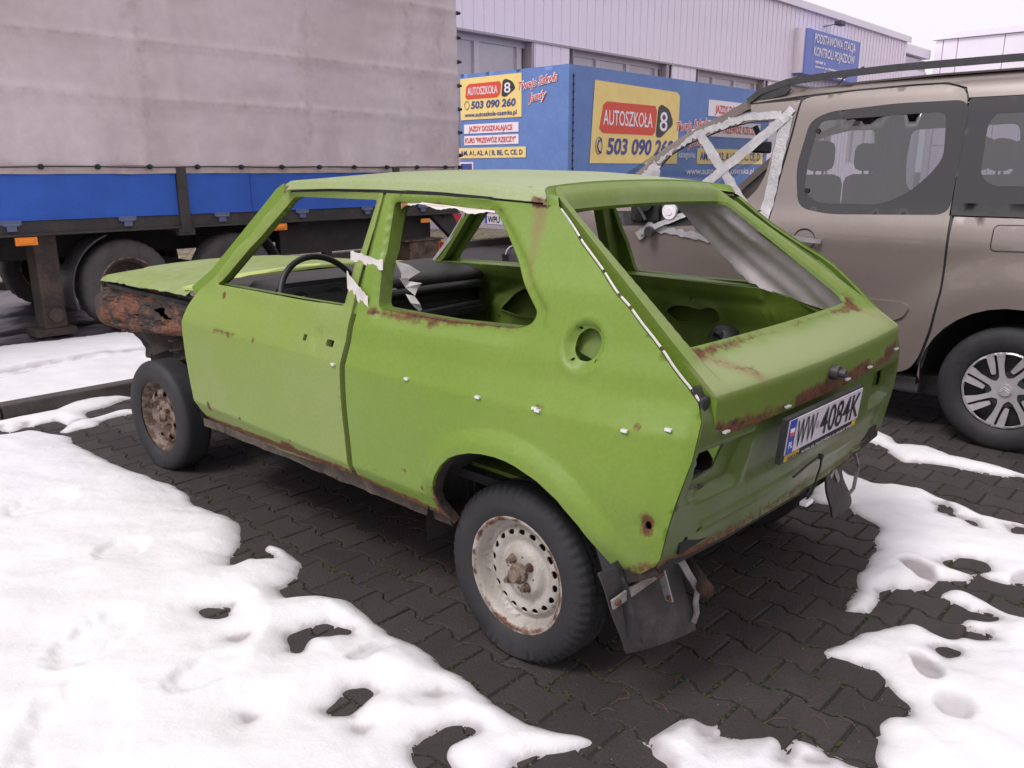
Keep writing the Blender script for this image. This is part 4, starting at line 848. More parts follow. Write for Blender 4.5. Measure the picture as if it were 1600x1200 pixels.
# A pillars and windscreen frame
for sgn in (-1, 1):
    pp = [(R3(y, z, 1)[0]*sgn-(.012*sgn), y+.034, z-.008) for y, z in ((1.835, .905), (1.70, .985), (1.55, 1.115), (1.40, 1.245), (1.325, 1.312), (1.285, 1.33))]
    MB().tube(pp, .02, rect=(.045, .034), up=(1, 0, 0)).build('windscreen_pillar', M['green'] if sgn < 0 else M['green_in'], car, True, sharp=40)
    MB().tube([(p[0]-sgn*.035, p[1]-.008, p[2]-.012) for p in pp], .014, rect=(.03, .05), up=(1, 0, 0)).build('pillar_inner', M['green_in'], car, True, sharp=40)
tp = [(R3(y, z, 1)[0]-.045, y+.012, z-.01) for y, z in ((1.79, .94), (1.62, 1.06), (1.5, 1.16), (1.42, 1.23))]
b = MB(); b.tube([(p[0]+random.uniform(-.01, .01), p[1]+.02+random.uniform(-.01, .01), p[2]) for p in tp], .01, rect=(.05, .02)); b.build('torn_seal', M['tape'], car)
MB().box(.535, .60, 1.30, 1.37, 1.24, 1.31).build('torn_seal', M['whitetape'], car)
# roof
def zdrip(y): return np.interp(y, [-.02, .05, .43, .72, 1.0, 1.3, 1.33], [1.300, 1.303, 1.325, 1.331, 1.330, 1.322, 1.315])
def rooff(s, y):
    a = abs(s); yr = y-.060*ss((a-.78)/.22)*ss((.4-y)/.25); yr = np.where(y < .4, yr, y); yr = np.where(y > 1.0, y-.03*ss((a-.6)/.4)*ss((y-1.0)/.3), yr)
    zd = zdrip(yr); t_ = np.clip(a/.93, 0, 1)
    hw_ = np.interp(yr, [.04, .37, .7], [.520, .562, .572]); x_in = hw_*t_; crown = .030*(1-t_**2.4)-.024*np.clip((yr-.62)/.66, -1, 1)**4*(1-t_**2)
    z = np.where(a < .93, zd+.032+crown, zd+.032*(1-(a-.93)/.07)); x = np.where(a < .93, x_in, hw_+.016*(a-.93)/.07)
    z = z-.012*np.exp(-((y-1.335)/.03)**2)
    return np.sign(s)*x, yr, z
rr = [((-.53, .05, 1.303), (-.535, .09, 1.307), .018, 1.0), ((.3, .1, 1.345), (-.1, .1, 1.35), .02, .7), ((-.585, 1.3, 1.32), (-.585, 1.28, 1.33), .02, .8)]
sheet('roof', [(-1, .112), (1, .112), (1, 1.325), (-1, 1.325)], rooff, M['green_roof'], car, step=.022, thick=.004, rust=rr, lines=[[(-.93, .13), (-.93, 1.3)], [(.93, .13), (.93, 1.3)]])
for sgn in (-1, 1): MB().tube([(sgn*(R3(y, 1.30)[0]*-1-.022), y, float(zdrip(y))-.004) for y in np.linspace(.09, 1.32, 24)], .012, rect=(.03, .012)).build('roof_gutter', M['under'], car)
rl_ = []
for s_ in np.linspace(-1, 1, 41):
    q = rooff(np.array([s_]), np.array([.112])); rl_ += [(float(q[0][0]), float(q[1][0]), float(q[2][0])), (float(q[0][0])*.985, float(q[1][0])-.004, float(q[2][0])-.016), (float(q[0][0])*.97, float(q[1][0])-.035, float(q[2][0])-.026)]
meshobj('roof_lip', rl_, [(3*i+k, 3*i+k+1, 3*i+k+4, 3*i+k+3) for i in range(40) for k in (0, 1)], M['green'], car, True)
# rust-streaked white strip and headliner edge over the side window
V = []
for i in range(41):
    y = .622-.40*i/40; zt_ = 1.3005-.0235*i/40; h_ = .010+.005*math.sin(i*.45)+random.uniform(-.001, .002)
    if i in (0, 1, 2): h_ = .03-.006*i
    x = R3(y, zt_)[0]+.012
    V += [(x, y, zt_), (x-.002, y, zt_-h_)]
meshobj('old_sealant', V, [(2*i, 2*i+1, 2*i+3, 2*i+2) for i in range(40)], mat('old_white_sealant', rgb(222, 212, 206), .6, 0, rgb(150, 96, 66), 11, .56, .64), car)
MB().box(-.50, .50, 1.27, 1.315, 1.315, 1.35).box(-.50, .50, .14, .18, 1.30, 1.345).build('roof_header', M['green_in'], car)
# tailgate
def gate(x, v):
    # v runs down the centre line: 0 roof edge .. .80 fold .. .92 lower edge
    hw = np.interp(v, [0, .035, .62, .80, .92], [.44, .458, .585, .615, .605])
    X_ = x*hw; a = abs(X_)
    y = np.interp(v, [0, .80], [.105, -.55]); z = np.interp(v, [0, .80], [1.343, .876])
    z = z+.012*np.sin(np.clip(v/.8, 0, 1)*PI)*0
    y = np.where(v > .80, -.55+np.clip((v-.80)/.12, 0, 1)*.004, y); z = np.where(v > .80, .876-(v-.80)*.90, z)
    # round the fold
    rr_ = .006; k = np.clip(1-abs(v-.80)/rr_, 0, 1); z = z-.006*k*k; y = y+.006*k*k
    cr = .027*(1-(a/.62)**2)*ss((v-.15)/.6); y = y-cr
    z = z+.012*(1-(a/.45)**2)*ss((.2-v)/.2)
    # recess round the glass and of the panel below it
    inn = np.interp(v, [.04, .62, .80], [.438, .540, .565]); d1 = np.minimum((inn-a)/.022, (v-.045)/.022)
    dep = .024*ss(d1)*ss((.80-v)/.17)
    side_ = ss((v-.60)/.1)
    z = z-dep*.9; y = y+dep*.45
    return X_, y, z
def gwin():
    pts = []
    for x, v in ((-.935, .072), (.935, .072), (.895, .628), (-.895, .628)): pts.append((x, v))
    return rnd(pts, .05)
grust = [((-.50, -.42, .925), (.50, -.42, .925), .034, 1.25), ((-.50, -.42, .93), (-.56, -.44, .92), .04, 1.1), ((.50, -.42, .93), (.50, -.40, .95), .05, 1.2), ((-.60, -.55, .775), (.60, -.55, .775), .035, .85), ((-.2, -.575, .78), (.3, -.575, .785), .045, .9), ((.5, -.555, .79), (.6, -.55, .80), .05, .9),
         ((-.49, -.44, .91), (-.40, -.53, .885), .035, .55), ((-.60, -.55, .78), (-.52, -.55, .775), .04, .9)]
tg = sheet('tailgate', rnd([(-1, 0), (1, 0), (1, .92), (-1, .92)], .045), gate, M['green_gate'], car, holes=[gwin()], step=.016, dirt_shade=lambda V: .95*ss((V[:, 2]-.868)/.012)*ss((.96-V[:, 2])/.05)+.35*ss((V[:, 2]-.95)/.05), thick=.012, flip=True, rust=grust, stain=[((-.50, -.43, .93), (-.40, -.55, .88), .035, .8), ((.50, -.43, .93), (.56, -.52, .89), .03, .6)], lines=[[(-.95, .8035), (.95, .8035)], [(-.95, .7965), (.95, .7965)]])  # mask of the paler tone on the tailgate's upper faces
wn = np.array(dens(gwin(), .05)); gx_, gy_, gz_ = gate(wn[:, 0], wn[:, 1]); n = len(wn)
V = [(gx_[i], gy_[i], gz_[i]) for i in range(n)]+[(gx_[i]*.99, gy_[i]+.006, gz_[i]-.010) for i in range(n)]
meshobj('glass_flange', V, [(i, n+i, n+(i+1) % n, (i+1) % n) for i in range(n)], M['green_in'], tg)
# gate side walls
for sgn in (-1, 1):
    vv = np.linspace(.02, .92, 26); gx_, gy_, gz_ = gate(np.full(26, sgn*1.0), vv); V = []
    for i in range(26): V += [(gx_[i], gy_[i], gz_[i]), (gx_[i]-sgn*.004, gy_[i]+.030, gz_[i]-.030)]
    meshobj('gate_edge', V, [(2*i, 2*i+1, 2*i+3, 2*i+2) for i in range(25)], M['green'], tg)
lk = MB().cyl((-.005, -.585, .829), (0, 1, 0), .021, .03, 14).cyl((-.005, -.603, .829), (0, 1, 0), .012, .03, 14).build('lock', M['greyplastic'], tg, True, sharp=40)
# gutter between body side and tailgate
strip = [(.030, 1.300), (-.095, 1.203), (-.303, 1.064), (-.382, .997), (-.491, .897), (-.524, .862), (-.540, .80), (-.538, .745)]
for sgn in (-1, 1):
    S_ = dens(strip, .03, False); V = []; n = len(S_); gk = 1 if sgn < 0 else .5
    for y, z in S_:
        w_ = float(Wb(np.array([y]), np.array([z]))[0])
        V += [(sgn*(w_-.004), y, z), (sgn*(w_-.010), y+.026, z-.030), (sgn*(w_-.062*gk), y+.036*gk, z-.042*gk), (sgn*(w_-.066*gk), y+.060*gk, z-.070*gk)]
    F = [(4*i+k, 4*i+k+1, 4*i+k+5, 4*i+k+4) for i in range(n-1) for k in range(3)]
    meshobj('rain_gutter', V, F, M['green_in'], car, True, {'dirt_shade': [.45*(i % 4 == 2) for i in range(len(V))]})
sb = MB(); ab = MB()
S_ = dens(strip[:-2], .006, False)
cum = 0
for i in range(4, len(S_)-2, 1):
    y, z = S_[i]; y1, z1 = S_[i+1]
    gap = (i % 23) in (0, 1) or (60 < i < 63); w0_ = R3(y, z)[0]; w1_ = R3(y1, z1)[0]
    (ab if gap else sb).tube([(w0_+.004, y-.003, z+.001), (w1_+.004, y1-.003, z1+.001)], .0032, 5)
sb.build('edge_seal', M['whitetape'], car); ab.build('seal_rust', M['rust'], car)
MB().box(-.648, -.612, -.535, -.505, .835, .875, ch=.007).tube([(-.635, -.505, .895), (-.628, -.52, .84)], .014, rect=(.026, .022)).build('rubber_buffer', M['blk'], car)
# rear panel
Lrec = rnd([(-.665, .745), (-.40, .745), (-.455, .605), (-.675, .622)], .012); Lh = rnd([(-.615, .738), (-.505, .738), (-.540, .665), (-.648, .652)], .006)
def mir(p): return [(-x, z) for x, z in p][::-1]
def ryf(x, z):
    a = abs(x); y = np.interp(z, [.452, .481, .575, .668, .735, .782, .82, .862], [-.484, -.492, -.511, -.529, -.540, -.543, -.539, -.525])
    y = y-.020*(1-np.clip(a/.68, 0, 1)**3)
    P = np.stack([x, z], 1)
    for poly in (Lrec, mir(Lrec)): y = y+.030*ss(sdf(P, poly)/.006)
    y = y-.008*ss(1-abs(z-.525)/.012)*ss((.62-a)/.05)+.010*ss((z-.60)/.012)*ss((.42-a)/.02)
    y = y+.012*(2*fbm(x, z, 5, 3, 31))*ss((.62-z)/.08)*ss((x+.1)/.1)
    return x, y, z
cyz = [(-.524, .862), (-.538, .82), (-.541, .782), (-.539, .735), (-.528, .668), (-.510, .575), (-.491, .481), (-.484, .452)]
corner = [(R3(y, z, 1)[0]-.004, z) for y, z in cyz]
rp_out = [(-x, z) for x, z in corner]+[(-.4, .438), (0, .432), (.4, .438)]+corner[::-1]+[(.3, .86), (-.3, .86)]
rrs = [((-.72, -.48, .45), (.72, -.48, .45), .04, .9), ((-.3, -.53, .60), (-.1, -.53, .60), .01, .5), ((-.66, -.52, .52), (-.64, -.52, .50), .03, .5)]
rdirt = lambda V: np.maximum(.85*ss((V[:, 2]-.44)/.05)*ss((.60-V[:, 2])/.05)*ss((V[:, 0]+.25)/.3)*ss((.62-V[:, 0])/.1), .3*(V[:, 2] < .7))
sheet('rear_panel', rp_out, ryf, M['green_rear_shade'], car, holes=[Lh, mir(Lh), [(-.635+.010*math.cos(a), .500+.011*math.sin(a)) for a in np.linspace(0, 2*PI, 8, endpoint=False)], [(-.585+.008*math.cos(a), .515+.009*math.sin(a)) for a in np.linspace(0, 2*PI, 8, endpoint=False)]], step=.014, thick=.006, flip=False, rust=rrs, dirt_shade=rdirt)
MB().tube([(-.725, -.470, .450), (-.4, -.482, .438), (0, -.488, .432), (.4, -.482, .438), (.725, -.470, .450)], .02, rect=(.03, .022)).build('rear_valance', M['dark_rust'], car)
MB().tube([(-.715, -.475, .450), (-.728, -.43, .425), (-.738, -.395, .410), (-.742, -.385, .415)], .02, rect=(.035, .035)).build('valance_corner', M['dark_rust'], car)
# foil and disc stuffed in the lamp hole
d = MB().lathe([(.008, 0), (.046, 0), (.046, .002), (.008, .002)], (0, 0, 0), 40, axis='Z').build('shiny_disc', None, car)
dm = bpy.data.materials.new('iridescent_disc'); dm.use_nodes = True; nt_ = dm.node_tree; p = nt_.nodes['Principled BSDF']; p.inputs['Metallic'].default_value = 1; p.inputs['Roughness'].default_value = .15
tcn = nt_.nodes.new('ShaderNodeTexCoord'); gr = nt_.nodes.new('ShaderNodeTexGradient'); gr.gradient_type = 'RADIAL'; rp = nt_.nodes.new('ShaderNodeValToRGB')
nt_.links.new(tcn.outputs['Object'], gr.inputs[0]); nt_.links.new(gr.outputs[0], rp.inputs[0]); nt_.links.new(rp.outputs[0], p.inputs['Base Color'])
for i, (ps, c_) in enumerate(((0, (.04, .04, .16)), (.3, (.16, .05, .10)), (.42, (.25, .22, .15)), (.5, (.06, .08, .35)), (.8, (.2, .2, .24)))):
    e = rp.color_ramp.elements[i] if i < 2 else rp.color_ramp.elements.new(ps); e.position = ps; e.color = (*c_, 1)
d.data.materials.append(dm); d.location = (-.572, -.478, .700); d.rotation_euler = (.50, -.36, .3)
MB().box(-.67, -.48, -.50, -.30, .60, .662, ch=.01).box(-.66, -.50, -.49, -.35, .662, .682, ch=.005).box(-.66, -.50, -.45, -.40, .715, .78, ch=.01).build('crumpled_foil', mat('crumpled_foil', (.16, .15, .13), .3, .4, (.05, .05, .03), 30, .4, .6, bump=1, bs=60), car)
# number plate
pa = np.array([-.352, -.592, .665]); pb = np.array([.130, -.592, .658]); px_ = (pb-pa)/np.linalg.norm(pb-pa); pz_ = np.array([-.03, -.10, 1.0]); pz_ /= np.linalg.norm(pz_); pn = np.cross(px_, pz_)
def plq(a0, a1, b0, b1, h, th, nm, m, par):
    q = []
    for hh in (h, h+th):
        for a, b_ in ((a0, b0), (a1, b0), (a1, b1), (a0, b1)): q.append(pa+px_*a+pz_*b_+pn*hh)
    return MB().add(q, [(0, 1, 2, 3), (7, 6, 5, 4), (0, 4, 5, 1), (1, 5, 6, 2), (2, 6, 7, 3), (3, 7, 4, 0)]).build(nm, m, par)
PWl = .500
pr_ = plq(-.012, PWl, -.014, .112, 0, .014, 'number_plate', M['blk'], car)
plq(.004, PWl-.006, .010, .106, .014, .003, 'plate_face', M['plate'], pr_); plq(.004, .044, .010, .107, .0172, .0008, 'plate_band', M['plateblue'], pr_)
plq(.012, .036, .072, .083, .0182, .0006, 'flag_white', M['white'], pr_); plq(.012, .036, .061, .072, .0182, .0006, 'flag_red', M['advred'], pr_)
def pt(s, a, b_, w_, h, m, **k): return text(s, m, pr_, tuple(pa+px_*a+pz_*b_+pn*.0185), px_, pz_, w_, h, extr=.0006, **k)
pt('PL', .012, .028, .024, .018, M['white'], off=.02)
pt('WW', .054, .019, .122, .080, M['black'], off=.0); pt('4084K', .206, .019, .278, .080, M['black'], off=.004)
plq(.182, .196, .046, .066, .0172, .0006, 'plate_seal', mat('faint_seal', rgb(150, 140, 150), .5), pr_)
plq(.010, .098, -.012, .006, .014, .001, 'dealer_sticker', M['yellowp'], pr_)
pt('ABEXIM', .016, -.008, .076, .010, M['black'], off=.03); pt('W-WA, UL. PUŁCZYŃSKA 10  644-60-91 OPEL', .106, -.008, .345, .008, M['white'], off=.0)
plq(.462, .492, -.012, .006, .014, .001, 'dealer_sticker', M['yellowp'], pr_)
# hanging wire, connector, green hook and strap at the rear
MB().tube([(-.13, -.545, .535), (-.05, -.552, .553), (.02, -.553, .560), (.04, -.555, .555), (.05, -.55, .52), (.055, -.54, .48), (.072, -.53, .445), (.07, -.52, .415), (.055, -.515, .40)], .0035, 6).build('loose_wire', M['blk'], car, True)
MB().box(.025, .075, -.53, -.505, .388, .402, ch=.003).build('connector', M['white'], car); MB().cyl((.03, -.556, .558), (0, 1, 0), .009, .012, 8).build('wire_knot', M['blk'], car)
MB().tube([(.36, -.46, .47), (.42, -.50, .465), (.50, -.50, .455), (.51, -.47, .45), (.45, -.44, .45)], .009, 7).build('towing_hook', M['green_rear_shade'], car, True)
MB().tube([(.44, -.46, .46), (.53, -.48, .42), (.575, -.48, .36), (.555, -.48, .28), (.51, -.48, .27)], .006, rect=(.012, .006)).build('exhaust_strap', M['steel'], car)
# trim clips along the crease
for y, z in ((.735, .780), (.374, .792), (.089, .786), (-.107, .790), (-.118, .786), (-.378, .783), (-.478, .799)):
    x = R3(y, z)[0]; c_ = MB().box(x-.009, x+.002, y-.009, y+.009, z-.004, z+.004, ch=.0015).build('trim_clip', M['chrome'], car); c_.data.update()
for x, z in ((-.575, .782), (-.28, .785), (.11, .787), (.30, .79), (.585, .80)):
    y = -.553-.027*(1-(x/.62)**2); MB().box(x-.012, x+.012, y-.008, y+.002, z-.003, z+.003, ch=.001).build('trim_clip', M['chrome'], car)
# sills, floor, wheel houses, bulkheads
for sgn in (-1, 1): MB().box(min(sgn*.70, sgn*.60), max(sgn*.70, sgn*.60), .28, 1.84, .315, .36).build('sill', M['dark_rust'], car)
mud = mat('muddy_sill', (.085, .066, .050), .9, 0, (.045, .034, .028), 9, .4, .62, bump=.6, bs=60, fine=.25)
sheet('sill_seam', [(.265, .335), (1.84, .318), (1.84, .352), (1.2, .356), (.71, .402), (.52, .392), (.265, .382)], lambda y, z: (-.722+.006*fbm(y, z, 12, 3, 4)*2-.010*ss((z-.345)/.03), y, z+.006*fbm(y, y*0, 9, 3, 5)*2), mud, car, step=.02, thick=.006, flip=True)
fl = MB().box(-.66, .66, .30, 1.90, .30, .33).box(-.66, .66, -.50, .32, .47, .50).box(-.60, .60, .28, .32, .33, .50).box(-.10, .10, .3, 1.86, .33, .42, ch=.02).build('floor_pan', M['under'], car)
MB().box(-.62, .62, -.48, .30, .50, .512).build('boot_floor', M['green_in'], car)
MB().box(-.10, .50, -.44, .0, .36, .47, ch=.03).box(.15, .5, -.1, .5, .25, .34, ch=.03).build('fuel_tank', M['under'], car)
for sgn in (-1, 1):
    b = MB(); n = 14; y0_, z0_, r0_ = .0, .30, .345
    ring = [(y0_+r0_*math.cos(t), z0_+r0_*math.sin(t)) for t in np.linspace(-.1, PI+.1, n)]
    V = []; F = []
    for y, z in ring: V += [(sgn*.755, y, z), (sgn*.50, y, z)]
    F = [(2*i, 2*i+1, 2*i+3, 2*i+2) for i in range(n-1)]; V += [(sgn*.50, y0_, z0_)]; F += [(2*i+1, len(V)-1, 2*i+3) for i in range(n-1)]
    o = meshobj('wheel_house', V, F, M['under'], car, True)
    V2_ = [(x-sgn*.012 if abs(x) < .6 else x-sgn*.02, y0_+(y-y0_)*1.05, z0_+(z-z0_)*1.05) for x, y, z in V]; meshobj('wheel_house_top', V2_, F, M['green_in'], car, True, {'rust': rustattr(np.array(V2_), [((.6, -.1, .64), (.6, .15, .64), .10, .5)])})
LR = [R3(y, z) for y, z in arch]; MB().tube([(x+.012, y, z) for x, y, z in LR], .011, rect=(.006, .028), up=(1, 0, 0)).build('arch_lip', M['dark_rust'], car)
lp = MB().box(.48, .60, -.04, .10, .655, .70, ch=.015).build('shelf_box', M['green_in'], car); sp = MB().lathe([(.0, .05), (.03, .046), (.05, .03), (.062, .0), (.0, -.002)], (.53, .055, .765), 20, axis='Z').tube([(.47, .055, .775), (.49, .05, .785)], .02, 8).tube([(.53, .055, .66), (.53, .055, .77)], .02, 8).build('interior_lamp', M['blk'], car, True, sharp=40)
MB().box(-.66, .66, 1.86, 1.90, .33, .90).build('bulkhead', M['under'], car)
MB().box(-.62, .62, .29, .34, .33, .60).build('rear_seat_bulkhead', M['under'], car)
MB().tube([(-.68, 1.93, .90), (-.4, 2.0, .925), (0, 2.03, .935), (.4, 2.0, .925), (.68, 1.93, .90)], .02, rect=(.10, .012)).build('cowl', mat('bright_green_cowl', (.40, .47, .13), .5), car)
# dashboard, binnacle, steering wheel
def dashf(x, t):
    y = np.interp(t, [0, .30, .36, .42, .62, .70], [1.90, 1.56, 1.50, 1.475, 1.52, 1.56]); z = np.interp(t, [0, .30, .36, .42, .62, .70], [.922, .915, .905, .87, .74, .70])
    k = ss((x+.02)/.05)*ss((t-.40)/.03)*ss((.60-t)/.04); return x, y+.07*k, z
sheet('dashboard', [(-.655, 0), (.655, 0), (.655, .70), (-.655, .70)], dashf, M['dash'], car, step=.03, thick=.01, flip=False)
MB().tube([(-.60, 1.44, .72), (.60, 1.44, .72)], .012, rect=(.012, .03)).box(.02, .60, 1.44, 1.60, .70, .71).tube([(.03, 1.475, .84), (.30, 1.465, .845), (.60, 1.475, .84), (.645, 1.50, .80), (.60, 1.475, .74), (.05, 1.46, .735)], .022, 8).build('lower_shelf', M['blk'], car, True, sharp=50)
bi = MB().prism(rnd([(-.60, .80), (-.60, .90), (-.56, .955), (-.22, .955), (-.19, .90), (-.20, .80)], .03), 'Y', 1.42, 1.62).build('binnacle', M['blk'], car, True, sharp=40)
MB().prism(rnd([(-.57, .81), (-.57, .90), (-.54, .935), (-.25, .935), (-.22, .90), (-.23, .81)], .02), 'Y', 1.412, 1.4195).build('instrument_face', M['greyplastic'], bi)
for x in (-.48, -.31):
    MB().cyl((x, 1.408, .87), (0, 1, 0), .05, .006, 24).build('gauge', M['black'], bi); MB().tube([(x, 1.402, .87), (x+.02, 1.402, .90)], .0016, 4).build('needle', M['orange'], bi)
for k in range(6): MB().box(-.165, -.09, 1.455, 1.47, .815+.014*k, .822+.014*k).build('vent_slat', M['blk'], car)
MB().add([(-.08, 1.478, .862), (.08, 1.478, .862), (.08, 1.505, .905), (-.08, 1.505, .905)], [(0, 1, 2, 3)]).build('dash_label', mat('grey_card', rgb(150, 142, 146), .6), car)
for k in range(5): MB().box(.50+.018*k, .510+.018*k, 1.66, 1.72, .918, .921).build('demister_slot', M['white'], car)
stw = bpy.data.objects.new('steering_wheel', None); link(stw, car); stw.location = (-.445, 1.285, .885)
def tor(R_, r_, nn=40): return [(R_*math.cos(t), 0, R_*math.sin(t)) for t in np.linspace(0, 2*PI, nn+1)]
o1 = MB().tube(tor(.188, .012), .0125, 10, cap=False).build('rim', M['blk'], stw, True); o1.matrix_parent_inverse = Matrix()
o2 = MB().prism(rnd([(-.17, -.045), (-.12, -.06), (-.05, -.075), (.05, -.075), (.12, -.06), (.17, -.045), (.16, .01), (.07, .035), (-.07, .035), (-.16, .01)], .02), 'Y', -.012, .03).build('hub_pad', M['blk'], stw, True, sharp=40); o2.matrix_parent_inverse = Matrix()
o3 = MB().tube([(0, 0, 0), (0, .26, 0)], .03, 10).build('column', M['blk'], stw, True, sharp=40); o3.matrix_parent_inverse = Matrix()
stw.rotation_euler = (-.38, 0, 0)
MB().tube([(-.52, 1.40, .80), (-.62, 1.30, .84)], .006, 6).build('stalk', M['blk'], car)
MB().lathe([(.0, .0), (.05, 0), (.055, .02), (0, .03)], (.50, 1.56, .50), 20, axis='X').build('orange_cover', mat('faded_orange_plastic', rgb(150, 70, 45), .6), car, True)
# tape round the left pillar
tpb = MB()
def wrap(pts, wd):
    n = len(pts); V = []; F = []
    for p, q in pts: V += [p, q]
    return V, [(2*i, 2*i+1, 2*i+3, 2*i+2) for i in range(n-1)]
def bandpts(z0, z1, z0b, z1b, y0=.785, y1=.60, n=14, jit=.004):
    out = []
    for i in range(n):
        t = i/(n-1); y = y0+(y1-y0)*t; a = z0+(z0b-z0)*t; b_ = z1+(z1b-z1)*t
        x = R3(y, (a+b_)/2)[0]+.001-(.004 if .67 < y < .73 else .003)+random.uniform(-.0015, .0015)
        out.append(((x-.002, y, a+random.uniform(-jit, jit)), (x+.002-.003, y, b_+random.uniform(-jit, jit))))
    return out
V, F = wrap(bandpts(1.105, 1.135, 1.085, 1.118), 0); meshobj('tape_wrap', V, F, M['whitetape'], car, True)
V, F = wrap(bandpts(1.018, 1.075, .955, 1.005, .77, .63), 0); meshobj('tape_wrap', V, F, M['whitetape'], car, True)
hb = MB(); prev = None; V = []
for i in range(9):
    t = i/8; w_ = .030*(1-.6*t)*(1+.4*math.sin(i*2.1)); cx, cy, cz = -.60+.02*math.sin(i*1.7), .60-.07*t, 1.095-.13*t
    V += [(cx-w_, cy-.01*math.sin(i*3), cz+.015*math.cos(i*2)), (cx+w_, cy+.012*math.cos(i*2.3), cz-.01*math.sin(i))]
meshobj('hanging_tape', V, [(2*i, 2*i+1, 2*i+3, 2*i+2) for i in range(8)], M['whitetape'], car)
MB().add([(-.655, .77, .985), (-.665, .80, .955), (-.66, .82, .955), (-.65, .76, .955)], [(0, 1, 2, 3)]).build('tape_scrap', M['whitetape'], car)
# bonnet
def hood(x, y):
    a = abs(x); z = np.interp(y, [1.88, 2.0, 2.95, 3.03], [.935, .932, .900, .884])-.036*(a/.70)**2
    z = z-.010*ss(1-abs(a-.40)/.02)*0+.006*ss((.42-a)/.03); hw = .70-.04*(y-1.92)
    z = z-.022*ss((a-hw+.03)/.03)
    return x, y+.05*(1-(a/.7)**2)*np.interp(y, [1.9, 3.0], [1, .9]), z+.003*fbm(x, y, 3, 2, 2)*2
hp = [(-.71, 1.925), (-.45, 1.93), (.45, 1.93), (.71, 1.925)]; edge = [(.66, 2.97)]; nl = [( -.66, 2.97)]
rag = [(-.66+ -.04*(2.97-y)/1.05+random.uniform(-.006, .006), y) for y in np.linspace(2.92, 1.98, 22)]
sheet('bonnet', hp+edge+nl+rag, hood, M['green_hood'], car, step=.03, thick=.004, rust=[((-.7, 1.95, .9), (-.66, 2.95, .87), .025, .8), ((-.66, 2.97, .87), (.6, 2.98, .87), .03, .6), ((.2, 1.96, .93), (.25, 1.96, .93), .03, .8)])
MB().box(-.66, .66, 2.0, 2.9, .82, .835).build('bonnet_liner', M['under'], car)
# bare front end: rusty inner wing, strut tower, front panel
def railf(t, s_):
    y = t; zc = np.interp(y, [1.88, 2.2, 2.8, 3.05], [.775, .755, .710, .690]); hh = np.interp(y, [1.88, 2.3, 2.9, 3.05], [.10, .10, .115, .10])+.012*fbm(y, y*0, 5, 2, 4)
    ang = s_; x = -.61-.035*np.cos(ang)+.05*fbm(y*2, s_, 3.2, 4, 5)+.012*fbm(y, s_*.3, 22, 2, 15); z = zc+hh*np.sin(ang)+.035*fbm(y*2, s_, 3.5, 4, 6)
    return x, y, z
rl = sheet('inner_wing_rail', [(1.87, -1.7), (3.06, -1.7), (3.06, 1.7), (1.87, 1.7)], railf, M['rust'], car, holes=[rnd([(2.42, .1), (2.28, -.35), (2.22, -.3), (2.33, .25)], .03), rnd([(2.62, -.1), (2.58, -.2), (2.55, 0)], .02)], step=.018, thick=.004, flip=False)
b = MB().box(-.67, -.52, 2.92, 3.12, .60, .78, ch=.06); b.build('headlamp_mount', M['rust'], car, True, sharp=60)
def innf(y, z): return -.585+.05*fbm(y, z, 5, 4, 3)*2+.015*np.sin(z*45+y*8), y, z
sheet('inner_wing', [(1.87, .33), (2.02, .38), (2.08, .50), (2.2, .55), (2.4, .56), (2.56, .50), (2.62, .50), (2.66, .465), (2.72, .46), (2.75, .50), (2.80, .52), (2.83, .575), (2.92, .58), (2.98, .60), (3.06, .59), (3.10, .63), (3.12, .67), (3.10, .74), (1.87, .80)], innf, M['dark_rust'], car, holes=[[(2.66, .545), (2.645, .555), (2.635, .54), (2.65, .53)], rnd([(2.30, .72), (2.22, .73), (2.16, .66), (2.26, .64)], .02)], step=.02, thick=.004, flip=True)
def sp_(x, z): return x, 1.885+.03*(2*fbm(x, z, 5, 3, 8))+.02*np.sin(z*60)*ss((z-.50)/.05)*ss((.76-z)/.05), z
sheet('bulkhead_side', [(-.70, .33), (-.50, .33), (-.50, .86), (-.66, .90), (-.70, .86), (-.735, .80), (-.74, .50)], sp_, M['dark_rust'], car, step=.02, thick=.005, flip=False)
for k in range(4): MB().box(-.735, -.56, 1.90, 1.925+.004*k, .60+.038*k, .612+.038*k, ch=.003).build('hinge_bracket', M['rust'] if k == 0 else M['dark_rust'], car)
MB().cyl((-.50, 2.33, .62), (0, 0, 1), .10, .22, 16, r2=.08).cyl((-.55, 2.33, .40), (0, 0, 1), .035, .35, 10).build('strut_tower', M['dark_rust'], car, True, sharp=40)
MB().box(-.52, .60, 2.92, 2.96, .60, .78).box(-.5, .5, 2.1, 2.9, .30, .55, ch=.05).build('front_panel', M['under'], car)
sheet('front_wing', [(1.86, .50), (1.86, .88), (2.98, .84), (2.98, .50), (2.64, .46), (2.58, .56), (2.45, .64), (2.33, .66), (2.2, .64), (2.05, .55), (1.98, .40), (1.86, .36)], lambda y, z: (np.interp(z, [.35, .6, .78, .9], [.72, .765, .765, .70])-.04*(y-1.86), y, z), M['green'], car, step=.04, thick=.004)
MB().tube([(-.56+.055*math.cos(t), 2.33+.055*math.sin(t), .44+.24*t/(2*PI*5)) for t in np.linspace(0, 2*PI*5, 90)], .007, 6).build('coil_spring', M['dark_rust'], car, True)
for yy, zz, l_ in ((2.02, .68, .14),): MB().tube([(-.64, yy, zz), (-.62, yy+.04, zz-l_*.4), (-.645, yy+.02, zz-l_)], .01, rect=(.035, .006)).build('hanging_scrap', M['rust'], car)
MB().box(-.655, -.60, 1.90, 2.0, .86, .905, ch=.01).build('hinge_lump', M['tape'], car)
